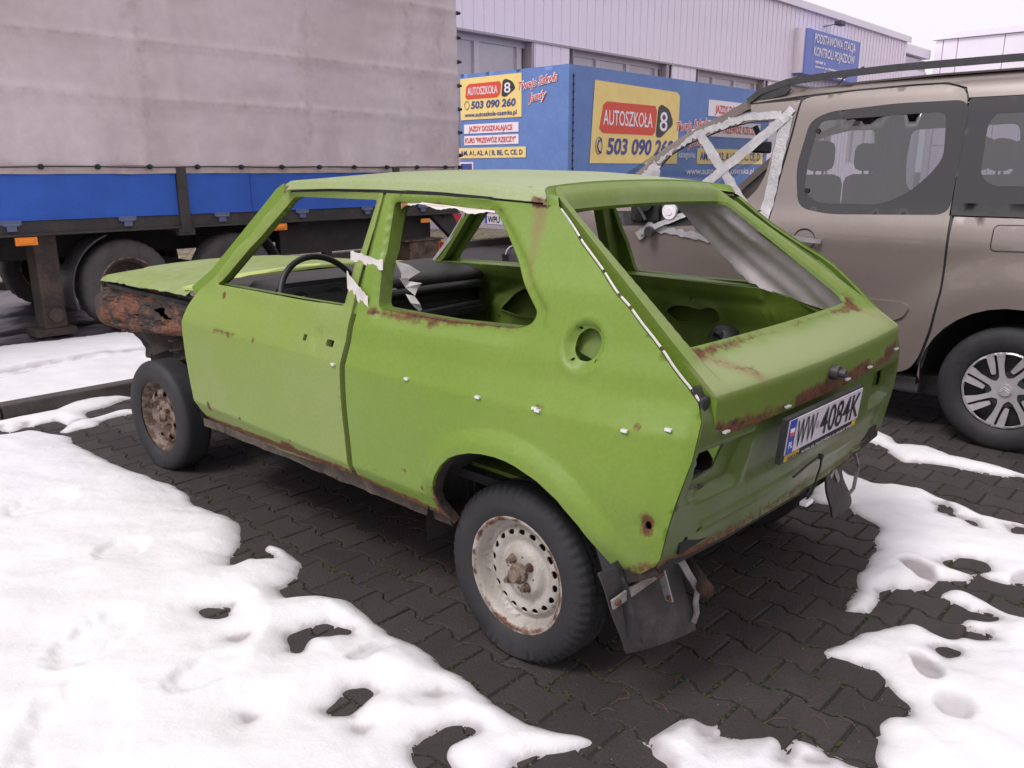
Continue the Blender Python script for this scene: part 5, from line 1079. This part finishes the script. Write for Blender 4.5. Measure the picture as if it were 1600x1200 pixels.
# wheels
def tyre(R_, rr_, wd, tread=True, flat=.0, nseg=144):
    h = wd/2; pr = [(rr_, -h*.80), (rr_+.012, -h*.92), (rr_+(R_-rr_)*.40, -h*1.02), (rr_+(R_-rr_)*.75, -h*.98), (R_-.012, -h*.86), (R_-.003, -h*.72), (R_, -h*.60), (R_, -h*.35), (R_, -h*.30), (R_, -h*.08), (R_, 0), (R_, h*.08), (R_, h*.30), (R_, h*.35), (R_, h*.60), (R_-.003, h*.72), (R_-.012, h*.86), (rr_+(R_-rr_)*.75, h*.98), (rr_+(R_-rr_)*.4, h*1.02), (rr_, h*.80)]
    def fn(r, a, i, j):
        if not tread: return r
        if j in (8, 12): return r-.007
        if j in (4, 5, 6) or j in (14, 15, 16): return r-((.0048 if j in (4, 5) else .002) if (i % 4) < 2 else 0)
        if j in (9, 11, 10): return r-(.004 if i % 3 == 0 else 0)
        return r
    b = MB().lathe(pr, (0, 0, 0), nseg, fn=fn)
    return b
def place_tyre(wh, b, m, zc, sag, side):
    V = []
    for x, y, z in b.v:
        lim = -zc+.001
        if z < lim+.05:
            k = max(0, min(1, (lim+.05-z)/.05)); x = x*(1+sag*k*.35)
            z = max(z, lim+ .002)
        V.append((x, y, z))
    b.v = V; o = b.build('tyre', m, wh, True, sharp=42); o.matrix_parent_inverse = Matrix(); return o
def wheel_root(loc, rz=0, cam_=0):
    wh = bpy.data.objects.new('wheel', None); wh.location = loc; wh.rotation_euler = (0, cam_, rz); link(wh, car); return wh
def rimsheet(wh, R_, face, holes, m, side=-1, step=.008, rust=()):
    o = sheet('rim', [(R_*math.cos(t), R_*math.sin(t)) for t in np.linspace(0, 2*PI, 64, endpoint=False)], lambda y, z: (side*np.interp(np.hypot(y, z), face[0], face[1]), y, z), m, wh, holes=holes, step=step, thick=.004, flip=side < 0, rust=rust)
    o.matrix_parent_inverse = Matrix(); return o
def oval_h(t, r, a, b): return [(r*math.cos(t)+a*math.cos(q)*math.cos(t)-b*math.sin(q)*math.sin(t), r*math.sin(t)+a*math.cos(q)*math.sin(t)+b*math.sin(q)*math.cos(t)) for q in np.linspace(0, 2*PI, 12, endpoint=False)]
# rear left: silver steel wheel with round holes
wh = wheel_root((-.655, .004, .252), 0, .03)
place_tyre(wh, tyre(.269, .172, .142, nseg=232), M['rubber'], .252, .5, -1)
face = ([0, .028, .030, .050, .064, .078, .088, .112, .122, .134, .148, .154, .160, .172, .178], [.066, .066, .050, .050, .054, .040, .020, .018, .024, .026, .018, -.005, -.004, .066, .070])
face = ([0, .060, .070, .082, .094, .102, .118, .134, .142, .150, .158, .164, .172, .179], [.036, .036, .034, .016, .014, .022, .026, .020, .0, .004, .044, .058, .062, .060])
nh = 18; holes = [oval_h(2*PI*i/nh+.1, .121, .0095, .0125) for i in range(nh)]
rs_ = [((-.06, .17*math.cos(a), .17*math.sin(a)), (-.06, .17*math.cos(a+.4), .17*math.sin(a+.4)), .016, .30+.35*abs(math.sin(a*1.7))) for a in np.arange(0, 6.2, .4)]+[((-.02, .145*math.cos(a), .145*math.sin(a)), (-.02, .145*math.cos(a+.4), .145*math.sin(a+.4)), .014, .85) for a in np.arange(0, 6.2, .4)]+[((-.03, .096*math.cos(a), .096*math.sin(a)), (-.03, .096*math.cos(a+.4), .096*math.sin(a+.4)), .004, .8) for a in np.arange(0, 6.2, .4)]
rs_ += [((-.036, .05*math.cos(a), .05*math.sin(a)), (-.04, .05*math.cos(a), .05*math.sin(a)-.004), .018, .8) for a in (.9, 2.47, 4.04, 5.6)]
ri = rimsheet(wh, .179, face, holes+[[(.05*math.cos(a)+.004*math.cos(q), .05*math.sin(a)+.004*math.sin(q)) for q in np.linspace(0, 2*PI, 8, endpoint=False)] for a in (.12, 1.69, 3.26, 4.83)], M['rimsilver'], rust=rs_)
bk = MB().cyl((.01, 0, 0), (1, 0, 0), .150, .02, 40).build('brake_drum', M['dark_rust'], wh, True, sharp=40); bk.matrix_parent_inverse = Matrix()
hb = MB().lathe([(.030, .030), (.030, .050), (.027, .054), (.022, .055), (.021, .068), (.017, .073), (.0, .074)], (0, 0, 0), 28, sgn=-1).build('hub_cap', M['rimrust'], wh, True, sharp=35); hb.matrix_parent_inverse = Matrix()
for i, a in enumerate((.9, 2.47, 4.04, 5.6)):
    c0_ = (-.040, .046*math.cos(a), .046*math.sin(a)); o = MB().cyl(c0_, (1, 0, 0), .0115, .024, 6).cyl((-.033, c0_[1], c0_[2]), (1, 0, 0), .0145, .008, 14).cyl((-.056, c0_[1], c0_[2]), (1, 0, 0), .008, .012, 8, r2=.009).build('wheel_nut', M['rimrust'], wh, True, sharp=35); o.matrix_parent_inverse = Matrix()
# rear right: same, seen as a dark shape
for (x, y, z, rz, cm) in ((.655, 0, .262, 0, -.03), (.655, 2.335, .262, 0, 0)):
    w2 = wheel_root((x, y, z), rz, cm); place_tyre(w2, tyre(.282, .172, .15, nseg=72), M['rubber'], z, .8, 1)
    rimsheet(w2, .179, face, [], M['rimrust'], side=1, step=.02)
# front left: rusted wheel, fatter bare tyre
w3 = wheel_root((-.652, 2.335, .254), .05, .0)
place_tyre(w3, tyre(.269, .170, .150, tread=False), M['rubber'], .254, .4, -1)
trap = []
for i in range(8):
    t = 2*PI*i/8+.3; trap.append(rnd([(r_*math.cos(t+da), r_*math.sin(t+da)) for r_, da in ((.098, -.13), (.128, -.14), (.128, .14), (.098, .13))], .006))
face3 = ([0, .030, .055, .075, .09, .112, .130, .138, .146, .156, .162, .170, .177], [.030, .030, .022, .020, .034, .036, .026, .006, .004, .030, .046, .056, .054])
rimsheet(w3, .177, face3, trap, M['rimrust'], rust=rs_)
o = MB().cyl((.01, 0, 0), (1, 0, 0), .145, .02, 32).build('brake_disc', M['dark_rust'], w3, True, sharp=40); o.matrix_parent_inverse = Matrix()
for a in (.9, 2.47, 4.04, 5.6):
    o = MB().cyl((-.032, .045*math.cos(a), .045*math.sin(a)), (1, 0, 0), .011, .02, 6).build('wheel_nut', M['rimrust'], w3, True, sharp=35); o.matrix_parent_inverse = Matrix()
o = MB().lathe([(.028, .024), (.026, .040), (.015, .046), (0, .047)], (0, 0, 0), 20, sgn=-1).build('hub_cap', M['rimrust'], w3, True, sharp=35); o.matrix_parent_inverse = Matrix()
MB().tube([(-.6, 0, .27), (-.35, .12, .36), (.35, .12, .36), (.6, 0, .27)], .035, 8).tube([(-.5, 0, .3), (-.5, .5, .36)], .03, 8).tube([(-.60, 2.335, .27), (0, 2.3, .34), (.6, 2.335, .27)], .025, 8).build('axle', M['under'], car)
# mud flaps
def quadflap(P4, th, nm, m, rr_=.02):
    A, B, C_, D = [np.array(p, float) for p in P4]; nrm = np.cross(B-A, D-A); nrm /= np.linalg.norm(nrm)
    def f(u, v):
        q = (A[None]*((1-u)*(1-v))[:, None]+B[None]*(u*(1-v))[:, None]+C_[None]*(u*v)[:, None]+D[None]*((1-u)*v)[:, None]); q = q+nrm*(.010*np.sin(u*3+v*2)+.004*np.sin(v*9))[:, None]; return q[:, 0], q[:, 1], q[:, 2]
    return sheet(nm, rnd([(0, 0), (1, 0), (1, 1), (0, 1)], rr_, 3), f, m, car, step=.06, thick=th)
fm = mat('rubber_mud_flap', (.035, .032, .034), .7, 0, (.055, .05, .05), 14, .45, .65, bump=.3, bs=70, fine=.15)
mf = quadflap([(-.735, -.405, .185), (-.500, -.470, .178), (-.555, -.435, .43), (-.825, -.37, .44)], .008, 'mud_flap', fm)
sheet('mud_flap_wing', [(-.455, .24), (-.40, .24), (-.34, .42), (-.30, .55), (-.255, .60), (-.30, .60), (-.36, .52), (-.40, .44), (-.42, .38)], lambda y, z: (-.765+.10*ss((-.40-y)/.06)*0-.02+(z-.6)*-.12, y, z), M['blk'], car, step=.02, thick=.006, flip=True)
def bar(a, b_, w_, th, nm, m, par=car, up=(0, 1, 0)): return MB().tube([a, b_], .01, rect=(w_, th), up=up).build(nm, m, par)
bm_ = M['steel']
bar((-.80, -.402, .352), (-.655, -.438, .397), .028, .006, 'flap_bracket', bm_, mf); bar((-.650, -.443, .408), (-.625, -.458, .312), .022, .005, 'flap_bracket', bm_, mf, up=(1, 0, 0))
for p in ((-.785, -.409, .356), (-.66, -.445, .394), (-.628, -.461, .325), (-.648, -.449, .400)): MB().cyl(p, (.25, 1, 0), .009, .010, 8).build('bolt', M['rust'], mf)
MB().tube([(-.590, -.43, .425), (-.565, -.45, .40), (-.545, -.462, .36), (-.515, -.475, .31), (-.525, -.478, .275), (-.515, -.478, .235), (-.53, -.478, .215)], .01, rect=(.022, .005), up=(0, 1, 0)).build('bent_strap', mat('dull_aluminium', (.30, .28, .29), .5, .5, (.2, .18, .18), 20), car)
mr_ = quadflap([(.543, -.42, .144), (.757, -.41, .141), (.565, -.42, .395), (.355, -.43, .41)], .008, 'mud_flap', fm, .12)
bar((.46, -.438, .375), (.545, -.428, .30), .02, .005, 'flap_bracket', bm_, mr_); bar((.44, -.436, .345), (.50, -.436, .385), .02, .005, 'flap_bracket', bm_, mr_)
MB().tube([(-.25, .2, .34), (-.35, -.1, .33), (-.44, -.40, .325), (-.52, -.505, .318)], .021, 14).build('exhaust_pipe', M['dark_rust'], car, True)
# ================================================================ the beige van
van = empty('minivan', (3.19, .8, 0), 'beige metallic high-roof minivan with taped front door window and black roof rails', 'van')
BZ = np.array([.2, .35, .45, .6, .72, .85, .95, 1.02, 1.1, 1.16, 1.2, 1.5, 1.72, 1.80, 1.84, 1.87, 1.885])
BX = np.array([2.38, 2.335, 2.318, 2.300, 2.292, 2.285, 2.278, 2.272, 2.286, 2.312, 2.325, 2.385, 2.43, 2.46, 2.50, 2.56, 2.66])
VC = 3.19
def Xb(y, z, body=True):
    x = 0
    for k in (-2, -1, 0, 1, 2): x = x+np.interp(z+k*.012, BZ, BX)/5
    x = x+np.interp(y, [-1.4, -1.2, -.9, 2.2, 2.7, 3.0], [.20, .07, 0, 0, .08, .30])*1.0
    # swollen wheel arches and concave door panel
    for yc in (-.56, 2.17):
        r = np.hypot(y-yc, (z-.30)); x = x-.035*ss((.72-r)/.22)*(z < 1.0)
    x = x+.022*ss(1-abs(y-.75)/1.1)*ss((.90-z)/.25)*ss((z-.30)/.2)
    return x
def vside(sgn, off=0.):
    def f(y, z):
        x = Xb(y, z)+off; return (x if sgn < 0 else 2*VC-x), y, z
    return f
def vs(name, out, m, par, holes=(), step=.03, thick=.004, off=0., both=True, lines=(), name2=None):
    o = sheet(name, out, vside(-1, off), m, par, holes=holes, step=step, thick=thick, flip=True, lines=lines)
    if both: sheet(name, out, vside(1, off), m, par, holes=holes, step=step*1.5, thick=thick)
    return o
def arcp(yc, zc, r, a0, a1, n=14): return [(yc+r*math.cos(t), zc+r*math.sin(t)) for t in np.linspace(a0, a1, n)]
bwin = rnd([(.658, 1.40), (.610, 1.18), (.42, 1.148), (-.192, 1.165), (-.192, 1.728), (.168, 1.728), (.52, 1.702), (.622, 1.655)], .07, 5)
bclear = rnd([(.565, 1.655), (-.09, 1.675), (-.115, 1.45), (-.07, 1.37), (.02, 1.275), (.15, 1.208), (.50, 1.206), (.59, 1.27), (.595, 1.45)], .05, 5)
fwin = rnd([(1.66, 1.22), (1.655, 1.32), (1.52, 1.478), (1.40, 1.548), (1.157, 1.632), (.99, 1.667), (.815, 1.668), (.812, 1.55), (.838, 1.364), (.875, 1.275), (.99, 1.16), (1.4, 1.10), (1.62, 1.10)], .03, 3)
sdo = rnd([(.692, 1.775), (.712, 1.578), (.745, 1.336), (.762, 1.111), (.768, .80), (.755, .50), (.72, .325), (.60, .315), (-.04, .318), (-.10, .35), (-.140, .421), (-.182, .582), (-.207, .785), (-.207, 1.049), (-.200, 1.158), (-.194, 1.165), (-.178, 1.733), (-.15, 1.785), (-.05, 1.812), (.10, 1.812), (.40, 1.805), (.64, 1.79)], .03, 4)
sdoor = vs('sliding_door', sdo, M['beige'], van, holes=[bwin], step=.028, thick=.01)
vs('rear_quarter', [(-.219, 1.158), (-.219, 1.0), (-.219, .78), (-.194, .57), (-.150, .40), (-.150, .29)]+arcp(-.56, .31, .42, .02, PI-.02, 18)+[(-.98, .26), (-1.30, .30), (-1.34, .6), (-1.32, 1.1), (-1.26, 1.16)], M['beige'], van, step=.03)
vs('roof_side', [(-.182, 1.738), (-.160, 1.79), (-.06, 1.822), (.10, 1.824), (.41, 1.815), (.70, 1.80), (.704, 1.80), (1.02, 1.772), (1.02, 1.79), (.80, 1.83), (.4, 1.86), (0, 1.872), (-.5, 1.872), (-1.15, 1.85), (-1.2, 1.738)], M['beige'], van, step=.03)
fd = [(.704, 1.775), (.724, 1.578), (.757, 1.336), (.774, 1.111), (.780, .80), (.767, .50), (.732, .325), (.80, .30), (1.70, .30), (1.76, .5), (1.86, .75), (1.90, 1.0), (1.92, 1.06), (1.90, 1.12), (1.756, 1.368), (1.566, 1.525), (1.366, 1.638), (1.183, 1.711), (1.043, 1.765)]
fdoor = vs('front_door', fd, M['beige'], van, holes=[fwin], step=.028, thick=.02)
vs('front_wing', [(1.915, 1.05), (1.875, .75), (1.775, .5), (1.72, .30)]+arcp(2.17, .31, .41, PI-.02, .02, 18)+[(2.58, .28), (2.98, .30), (3.0, .6), (2.95, .85), (2.6, 1.0), (2.2, 1.10), (1.95, 1.14)], M['beige'], van, step=.04)
for q in (2.36, 2*VC-2.6): MB().box(q, q+.24, -.14, 1.72, .20, .30, ch=.02).build('sill', M['greyplastic'], van)
vs('side_rubbing_trim', rnd([(.70, .60), (.70, .705), (-.03, .705), (-.07, .685), (-.045, .63), (.0, .605)], .02), M['beige'], sdoor, step=.03, thick=.02, off=-.012, both=False)
# windows
vs('window_border', bwin, M['privacy'], sdoor, holes=[bclear], step=.03, thick=.004, off=.002)
vs('window_glass', bclear, M['glass'], sdoor, step=.06, thick=0, off=.003)
qw = rnd([(-.198, 1.168), (-.1845, 1.735), (-1.12, 1.74), (-1.22, 1.5), (-1.24, 1.175)], .02); qc = rnd([(-.315, 1.655), (-.29, 1.60), (-.300, 1.36), (-.36, 1.31), (-1.05, 1.31), (-1.05, 1.655)], .04, 5)
vs('window_border', qw, M['privacy'], van, holes=[qc], step=.03, thick=.004, off=.004)
vs('window_glass', qc, M['glass'], van, step=.06, thick=0, off=.005)
vs('door_rail', [(-.205, 1.165), (-.205, 1.225), (-1.2, 1.232), (-1.2, 1.165)], M['blk'], van, step=.04, thick=.012, off=-.006)
for y, z in ((.565, 1.60), (.57, 1.275)): MB().cyl((float(Xb(np.array([y]), np.array([z]))[0])+.001, y, z), (1, 0, 0), .014, .014, 12).build('glass_stud', M['blk'], sdoor)
# handles, flap
hx = float(Xb(np.array([.5]), np.array([1.0]))[0])
MB().lathe([(.0, .016), (.045, .012), (.062, -.001), (.064, -.002)], (hx-.001, .535, 1.005), 28, fn=lambda r, a, i, j: r).build('handle_recess', M['greyplastic'], sdoor, True)
MB().tube([(hx-.012, .60, 1.012), (hx-.030, .56, 1.010), (hx-.034, .50, 1.006), (hx-.030, .45, 1.003), (hx-.012, .435, 1.002)], .01, rect=(.012, .024)).build('handle', M['spoke'], sdoor, True, sharp=40)
fo = vs('fuel_flap', rnd([(-.415, 1.12), (-.415, 1.005), (-.60, 1.01), (-.60, 1.125)], .025, 5), M['beige'], van, step=.03, thick=.003, off=-.0025, both=False)
fs = rnd([(-.410, 1.125), (-.410, 1.0), (-.605, 1.005), (-.605, 1.13)], .027, 5)
MB().tube([(float(Xb(np.array([y]), np.array([z]))[0])-.001, y, z) for y, z in dens(fs+[fs[0]], .03, False)], .0022, 4).build('flap_gap', M['blk'], fo)
# door gaps read dark
vs('door_seam', [(.690, 1.81), (.690, 1.778), (.709, 1.578), (.742, 1.336), (.758, 1.111), (.765, .80), (.752, .50), (.72, .32), (.74, .32), (.770, .50), (.784, .80), (.778, 1.111), (.761, 1.336), (.728, 1.578), (.708, 1.778), (.708, 1.81)], M['blk'], van, step=.03, thick=0, off=.012)
vs('door_seam', [(-.16, .36), (-.205, .58), (-.225, .78), (-.222, 1.17), (-.198, 1.17), (-.2, .78), (-.178, .58), (-.13, .38)], M['blk'], van, step=.03, thick=0, off=.010)
vs('door_seam', [(.70, 1.795), (.40, 1.808), (.1, 1.817), (-.06, 1.816), (-.155, 1.788), (-.186, 1.73), (-.17, 1.73), (-.14, 1.775), (-.05, 1.805), (.1, 1.806), (.4, 1.80), (.7, 1.786)], M['blk'], van, step=.03, thick=0, off=.010)
# roof, rear, front, floor
def vroof(s_, y):
    zt = np.interp(y, [-1.25, -1.1, -.5, 0, .4, .8, 1.05, 1.35, 1.6, 1.9, 2.15], [1.80, 1.85, 1.872, 1.872, 1.86, 1.83, 1.785, 1.65, 1.52, 1.34, 1.19]); hw = np.interp(zt, [1.1, 1.5, 1.72, 1.8, 1.87], [.88, .80, .745, .715, .66])
    return VC+s_*hw, y, zt+.035*(1-s_*s_)-.0
sheet('roof_panel', [(-1, -1.22), (1, -1.22), (1, 1.10), (-1, 1.10)], vroof, M['beige'], van, step=.06, thick=.01)
sheet('windscreen', [(-.97, 1.12), (.97, 1.12), (.97, 2.1), (-.97, 2.1)], vroof, M['glassclear'], van, step=.1, thick=0)
for sgn in (-1, 1): MB().tube([(VC+sgn*(VC-2.43), 1.01, 1.762), (VC+sgn*.745, 1.165, 1.695), (VC+sgn*.765, 1.345, 1.612), (VC+sgn*.79, 1.545, 1.498), (VC+sgn*.82, 1.735, 1.35), (VC+sgn*.85, 1.93, 1.20), (VC+sgn*.87, 2.12, 1.13)], .02, rect=(.05, .045), up=(1, 0, 0)).build('windscreen_pillar', M['beige'], van, True, sharp=40)
sheet('bonnet', [(-1, 2.08), (1, 2.08), (.85, 2.92), (-.85, 2.92)], lambda s_, y: (VC+s_*.84, y, np.interp(y, [2.0, 2.1, 2.6, 2.85, 2.95], [1.16, 1.14, 1.04, .92, .80])-.06*s_*s_), M['beige'], van, step=.08, thick=.01)
MB().box(2.42, 3.96, 2.80, 3.02, .25, .82, ch=.08).build('front_bumper', M['greyplastic'], van, True, sharp=50)
MB().box(2.46, 3.92, -1.33, -1.20, .30, 1.78, ch=.06).build('tailgate', M['beige'], van, True, sharp=50)
MB().box(2.36, 4.02, -1.40, -1.22, .28, .62, ch=.05).build('rear_bumper', M['beige'], van, True, sharp=50)
MB().box(2.42, 3.96, -1.2, 2.9, .20, .30).box(2.45, 3.93, 1.9, 2.8, .3, .95).build('underbody', M['under'], van)
MB().box(2.36, 4.0, 1.55, 2.05, .85, 1.14, ch=.05).build('dashboard', M['blk'], van, True, sharp=50)
for yc in (-.56, 2.17):
    for sgn in (-1, 1):
        b = MB(); V = []; n = 14
        for y, z in arcp(yc, .31, .425, -.1, PI+.1, n): V += [((2.30 if sgn < 0 else 2*VC-2.30), y, z), ((2.60 if sgn < 0 else 2*VC-2.60), y, z)]
        V += [((2.60 if sgn < 0 else 2*VC-2.60), yc, .3)]
        meshobj('wheel_arch_liner', V, [(2*i, 2*i+1, 2*i+3, 2*i+2) for i in range(n-1)]+[(2*i+1, len(V)-1, 2*i+3) for i in range(n-1)], M['blk'], van, True)
# roof rails
for sgn in (-1, 1):
    X_ = lambda x: x if sgn < 0 else 2*VC-x
    rp_ = [(X_(2.455), 1.03, 1.782), (X_(2.47), .96, 1.835), (X_(2.475), .80, 1.880), (X_(2.48), .55, 1.900), (X_(2.485), .2, 1.912), (X_(2.49), -.35, 1.915), (X_(2.49), -.8, 1.905), (X_(2.49), -1.05, 1.88), (X_(2.49), -1.15, 1.84)]
    ro_ = MB().tube(rp_, .018, rect=(.034, .036), up=(1, 0, 0)).build('roof_rail', M['greyplastic'], van, True, sharp=50)
    MB().prism([(1.04, 1.775), (.95, 1.835), (.80, 1.875), (.775, 1.84), (.80, 1.812), (1.0, 1.775)], 'X', X_(2.458), X_(2.478)).build('rail_foot', M['greyplastic'], ro_)
MB().tube([(3.19, .86, 1.85), (3.19, .77, 1.95), (3.19, .66, 2.0)], .005, 6).cyl((3.19, .655, 2.003), (0, -1, .7), .009, .018, 8).build('roof_aerial', M['blk'], van)
# wheels with silver covers
def vanwheel(x, y, side):
    w4 = bpy.data.objects.new('wheel', None); w4.location = (x, y, .312); link(w4, van)
    b = tyre(.318, .200, .20, tread=False, nseg=72); V = b.v; o = b.build('tyre', M['rubber'], w4, True, sharp=42); o.matrix_parent_inverse = Matrix()
    hl = []
    for i in range(7):
        t = 2*PI*i/7+.35; sg = side
        def P(r, a): return (r*math.cos(t+sg*a), r*math.sin(t+sg*a))
        hl.append(rnd([P(.186, .25), P(.140, .33), P(.098, .46), P(.090, .26), P(.130, .12), P(.185, .055), P(.186, -.01), P(.125, .03), P(.072, .16), P(.058, .52), P(.078, .70), P(.130, .72), P(.187, .67), P(.190, .46)], .006, 3))
    o = sheet('wheel_cover', [(.196*math.cos(q), .196*math.sin(q)) for q in np.linspace(0, 2*PI, 72, endpoint=False)], lambda a, c_: (side*np.interp(np.hypot(a, c_), [0, .03, .1, .18, .190, .198], [.060, .062, .070, .082, .088, .080]), a, c_), M['spoke'], w4, holes=hl, step=.012, thick=.008, flip=side < 0)
    o.matrix_parent_inverse = Matrix()
    q = MB().cyl((side*.02, 0, 0), (1, 0, 0), .195, .02, 40).cyl((side*.04, 0, 0), (1, 0, 0), .09, .04, 24).build('wheel_disc', M['blk'], w4); q.matrix_parent_inverse = Matrix()
    q = MB().cyl((side*.066, 0, 0), (1, 0, 0), .030, .014, 28).build('hub_cap', M['spoke'], w4, True, sharp=40); q.matrix_parent_inverse = Matrix()
    ch = MB()
    for dz in (0, .012): ch.tube([(side*.0745, -.020, -.010+dz), (side*.0745, 0, .004+dz), (side*.0745, .020, -.010+dz)], .0022, 4)
    q = ch.build('chevron_emblem', M['chrome'], w4); q.matrix_parent_inverse = Matrix()
for y in (-.56, 2.17): vanwheel(2.375, y, -1); vanwheel(2*VC-2.375, y, 1)
# seats, wheel, mirrors inside
def seat(x, y):
    s_ = MB().box(x-.25, x+.25, y-.1, y+.42, .62, .80, ch=.05).box(x-.24, x+.24, y-.22, y-.06, .75, 1.36, ch=.06).build('seat', M['seat'], van, True, sharp=60)
    MB().box(x-.13, x+.13, y-.20, y-.08, 1.38, 1.56, ch=.05).tube([(x-.06, y-.14, 1.3), (x-.06, y-.14, 1.4)], .007, 6).tube([(x+.06, y-.14, 1.3), (x+.06, y-.14, 1.4)], .007, 6).build('headrest', M['seat'], s_, True, sharp=60)
for x, y in ((2.80, .85), (3.58, .85), (2.68, -.05), (3.19, -.05), (3.70, -.05)): seat(x, y)
MB().tube([(2.80+.18*math.cos(t), 1.52, 1.06+.18*math.sin(t)) for t in np.linspace(0, 2*PI, 30)], .014, 8, cap=False).box(2.72, 2.88, 1.50, 1.54, .99, 1.10, ch=.01).build('steering_wheel', M['blk'], van, True, sharp=40)
MB().box(3.06, 3.32, 1.28, 1.31, 1.50, 1.58, ch=.012).tube([(3.19, 1.30, 1.58), (3.16, 1.34, 1.68)], .02, 6).build('rear_view_mirror', M['blk'], van)
for sgn in (-1, 1): MB().tube([(VC+sgn*.67, .73, 1.72), (VC+sgn*.73, .76, 1.35), (VC+sgn*.78, .76, 1.1)], .03, rect=(.05, .06)).build('door_pillar', M['blk'], van)
# duct tape on the front door
def vtape(a, b_, wd, n=16, lift=.006, nm='duct_tape', m=None, jag=.004):
    a = np.array(a, float); b_ = np.array(b_, float); d = b_-a; nn = np.array([-d[1], d[0]])/np.hypot(*d); V = []
    for i in range(n+1):
        c_ = a+d*i/n; w0, w1 = wd/2+random.uniform(-jag, jag), wd/2+random.uniform(-jag, jag)
        for s2 in (c_+nn*w0, c_-nn*w1): V.append((float(Xb(np.array([s2[0]]), np.array([s2[1]]))[0])-lift+random.uniform(-.002, .002), s2[0], s2[1]))
    return meshobj(nm, V, [(2*i, 2*i+1, 2*i+3, 2*i+2) for i in range(n)], m or M['tape'], fdoor, True)
vtape((1.345, 1.635), (.925, 1.17), .055); vtape((.745, 1.705), (1.24, 1.29), .058, lift=.009)
vtape((1.14, 1.692), (.80, 1.700), .045); vtape((.762, 1.69), (.800, 1.08), .070, lift=.005); vtape((.735, 1.73), (.79, 1.66), .05, n=4, lift=.010)
vtape((1.70, 1.39), (1.33, 1.622), .045, n=26, jag=.016); vtape((1.36, 1.60), (1.02, 1.694), .04, n=20, jag=.01)
vtape((1.68, 1.34), (1.60, 1.43), .05, n=8, jag=.02, lift=.012); vtape((1.62, 1.32), (1.60, 1.42), .06, n=7, jag=.022, lift=.015)
vtape((1.03, 1.49), (1.08, 1.36), .020, n=7, jag=.006, lift=-.01)
# torn mirror stub and its tape on the door
xm = float(Xb(np.array([1.6]), np.array([1.08]))[0])
st = MB().box(xm-.03, xm+.02, 1.50, 1.72, 1.06, 1.22, ch=.015).cyl((xm-.04, 1.58, 1.17), (1, .3, 0), .035, .06, 12).cyl((xm-.05, 1.62, 1.10), (1, 0, .2), .03, .05, 10).tube([(xm-.03, 1.66, 1.16), (xm-.09, 1.60, 1.14), (xm-.10, 1.55, 1.08)], .012, 6).build('mirror_stub', M['blk'], fdoor)
MB().cyl((xm-.06, 1.545, 1.005), (1, 0, .1), .032, .03, 14).build('stub_cap', M['greyplastic'], st, True, sharp=40)
MB().cyl((xm-.02, 1.42, 1.135), (1, 0, 0), .05, .03, 24, r2=.045).cyl((xm-.034, 1.42, 1.135), (1, 0, 0), .024, .01, 16).build('speaker_ring', M['white'], fdoor, True, sharp=40)
vtape((1.64, .99), (1.30, 1.125), .035, lift=.03); vtape((1.56, 1.03), (1.10, .975), .045, lift=.008, n=22, jag=.008); vtape((1.54, 1.05), (1.66, .965), .06, n=5, lift=.02)
vs('window_belt', [(1.95, 1.03), (1.95, 1.12), (.80, 1.16), (.80, 1.09), (1.4, 1.045)], M['blk'], fdoor, step=.05, thick=.004, off=-.004, both=False)
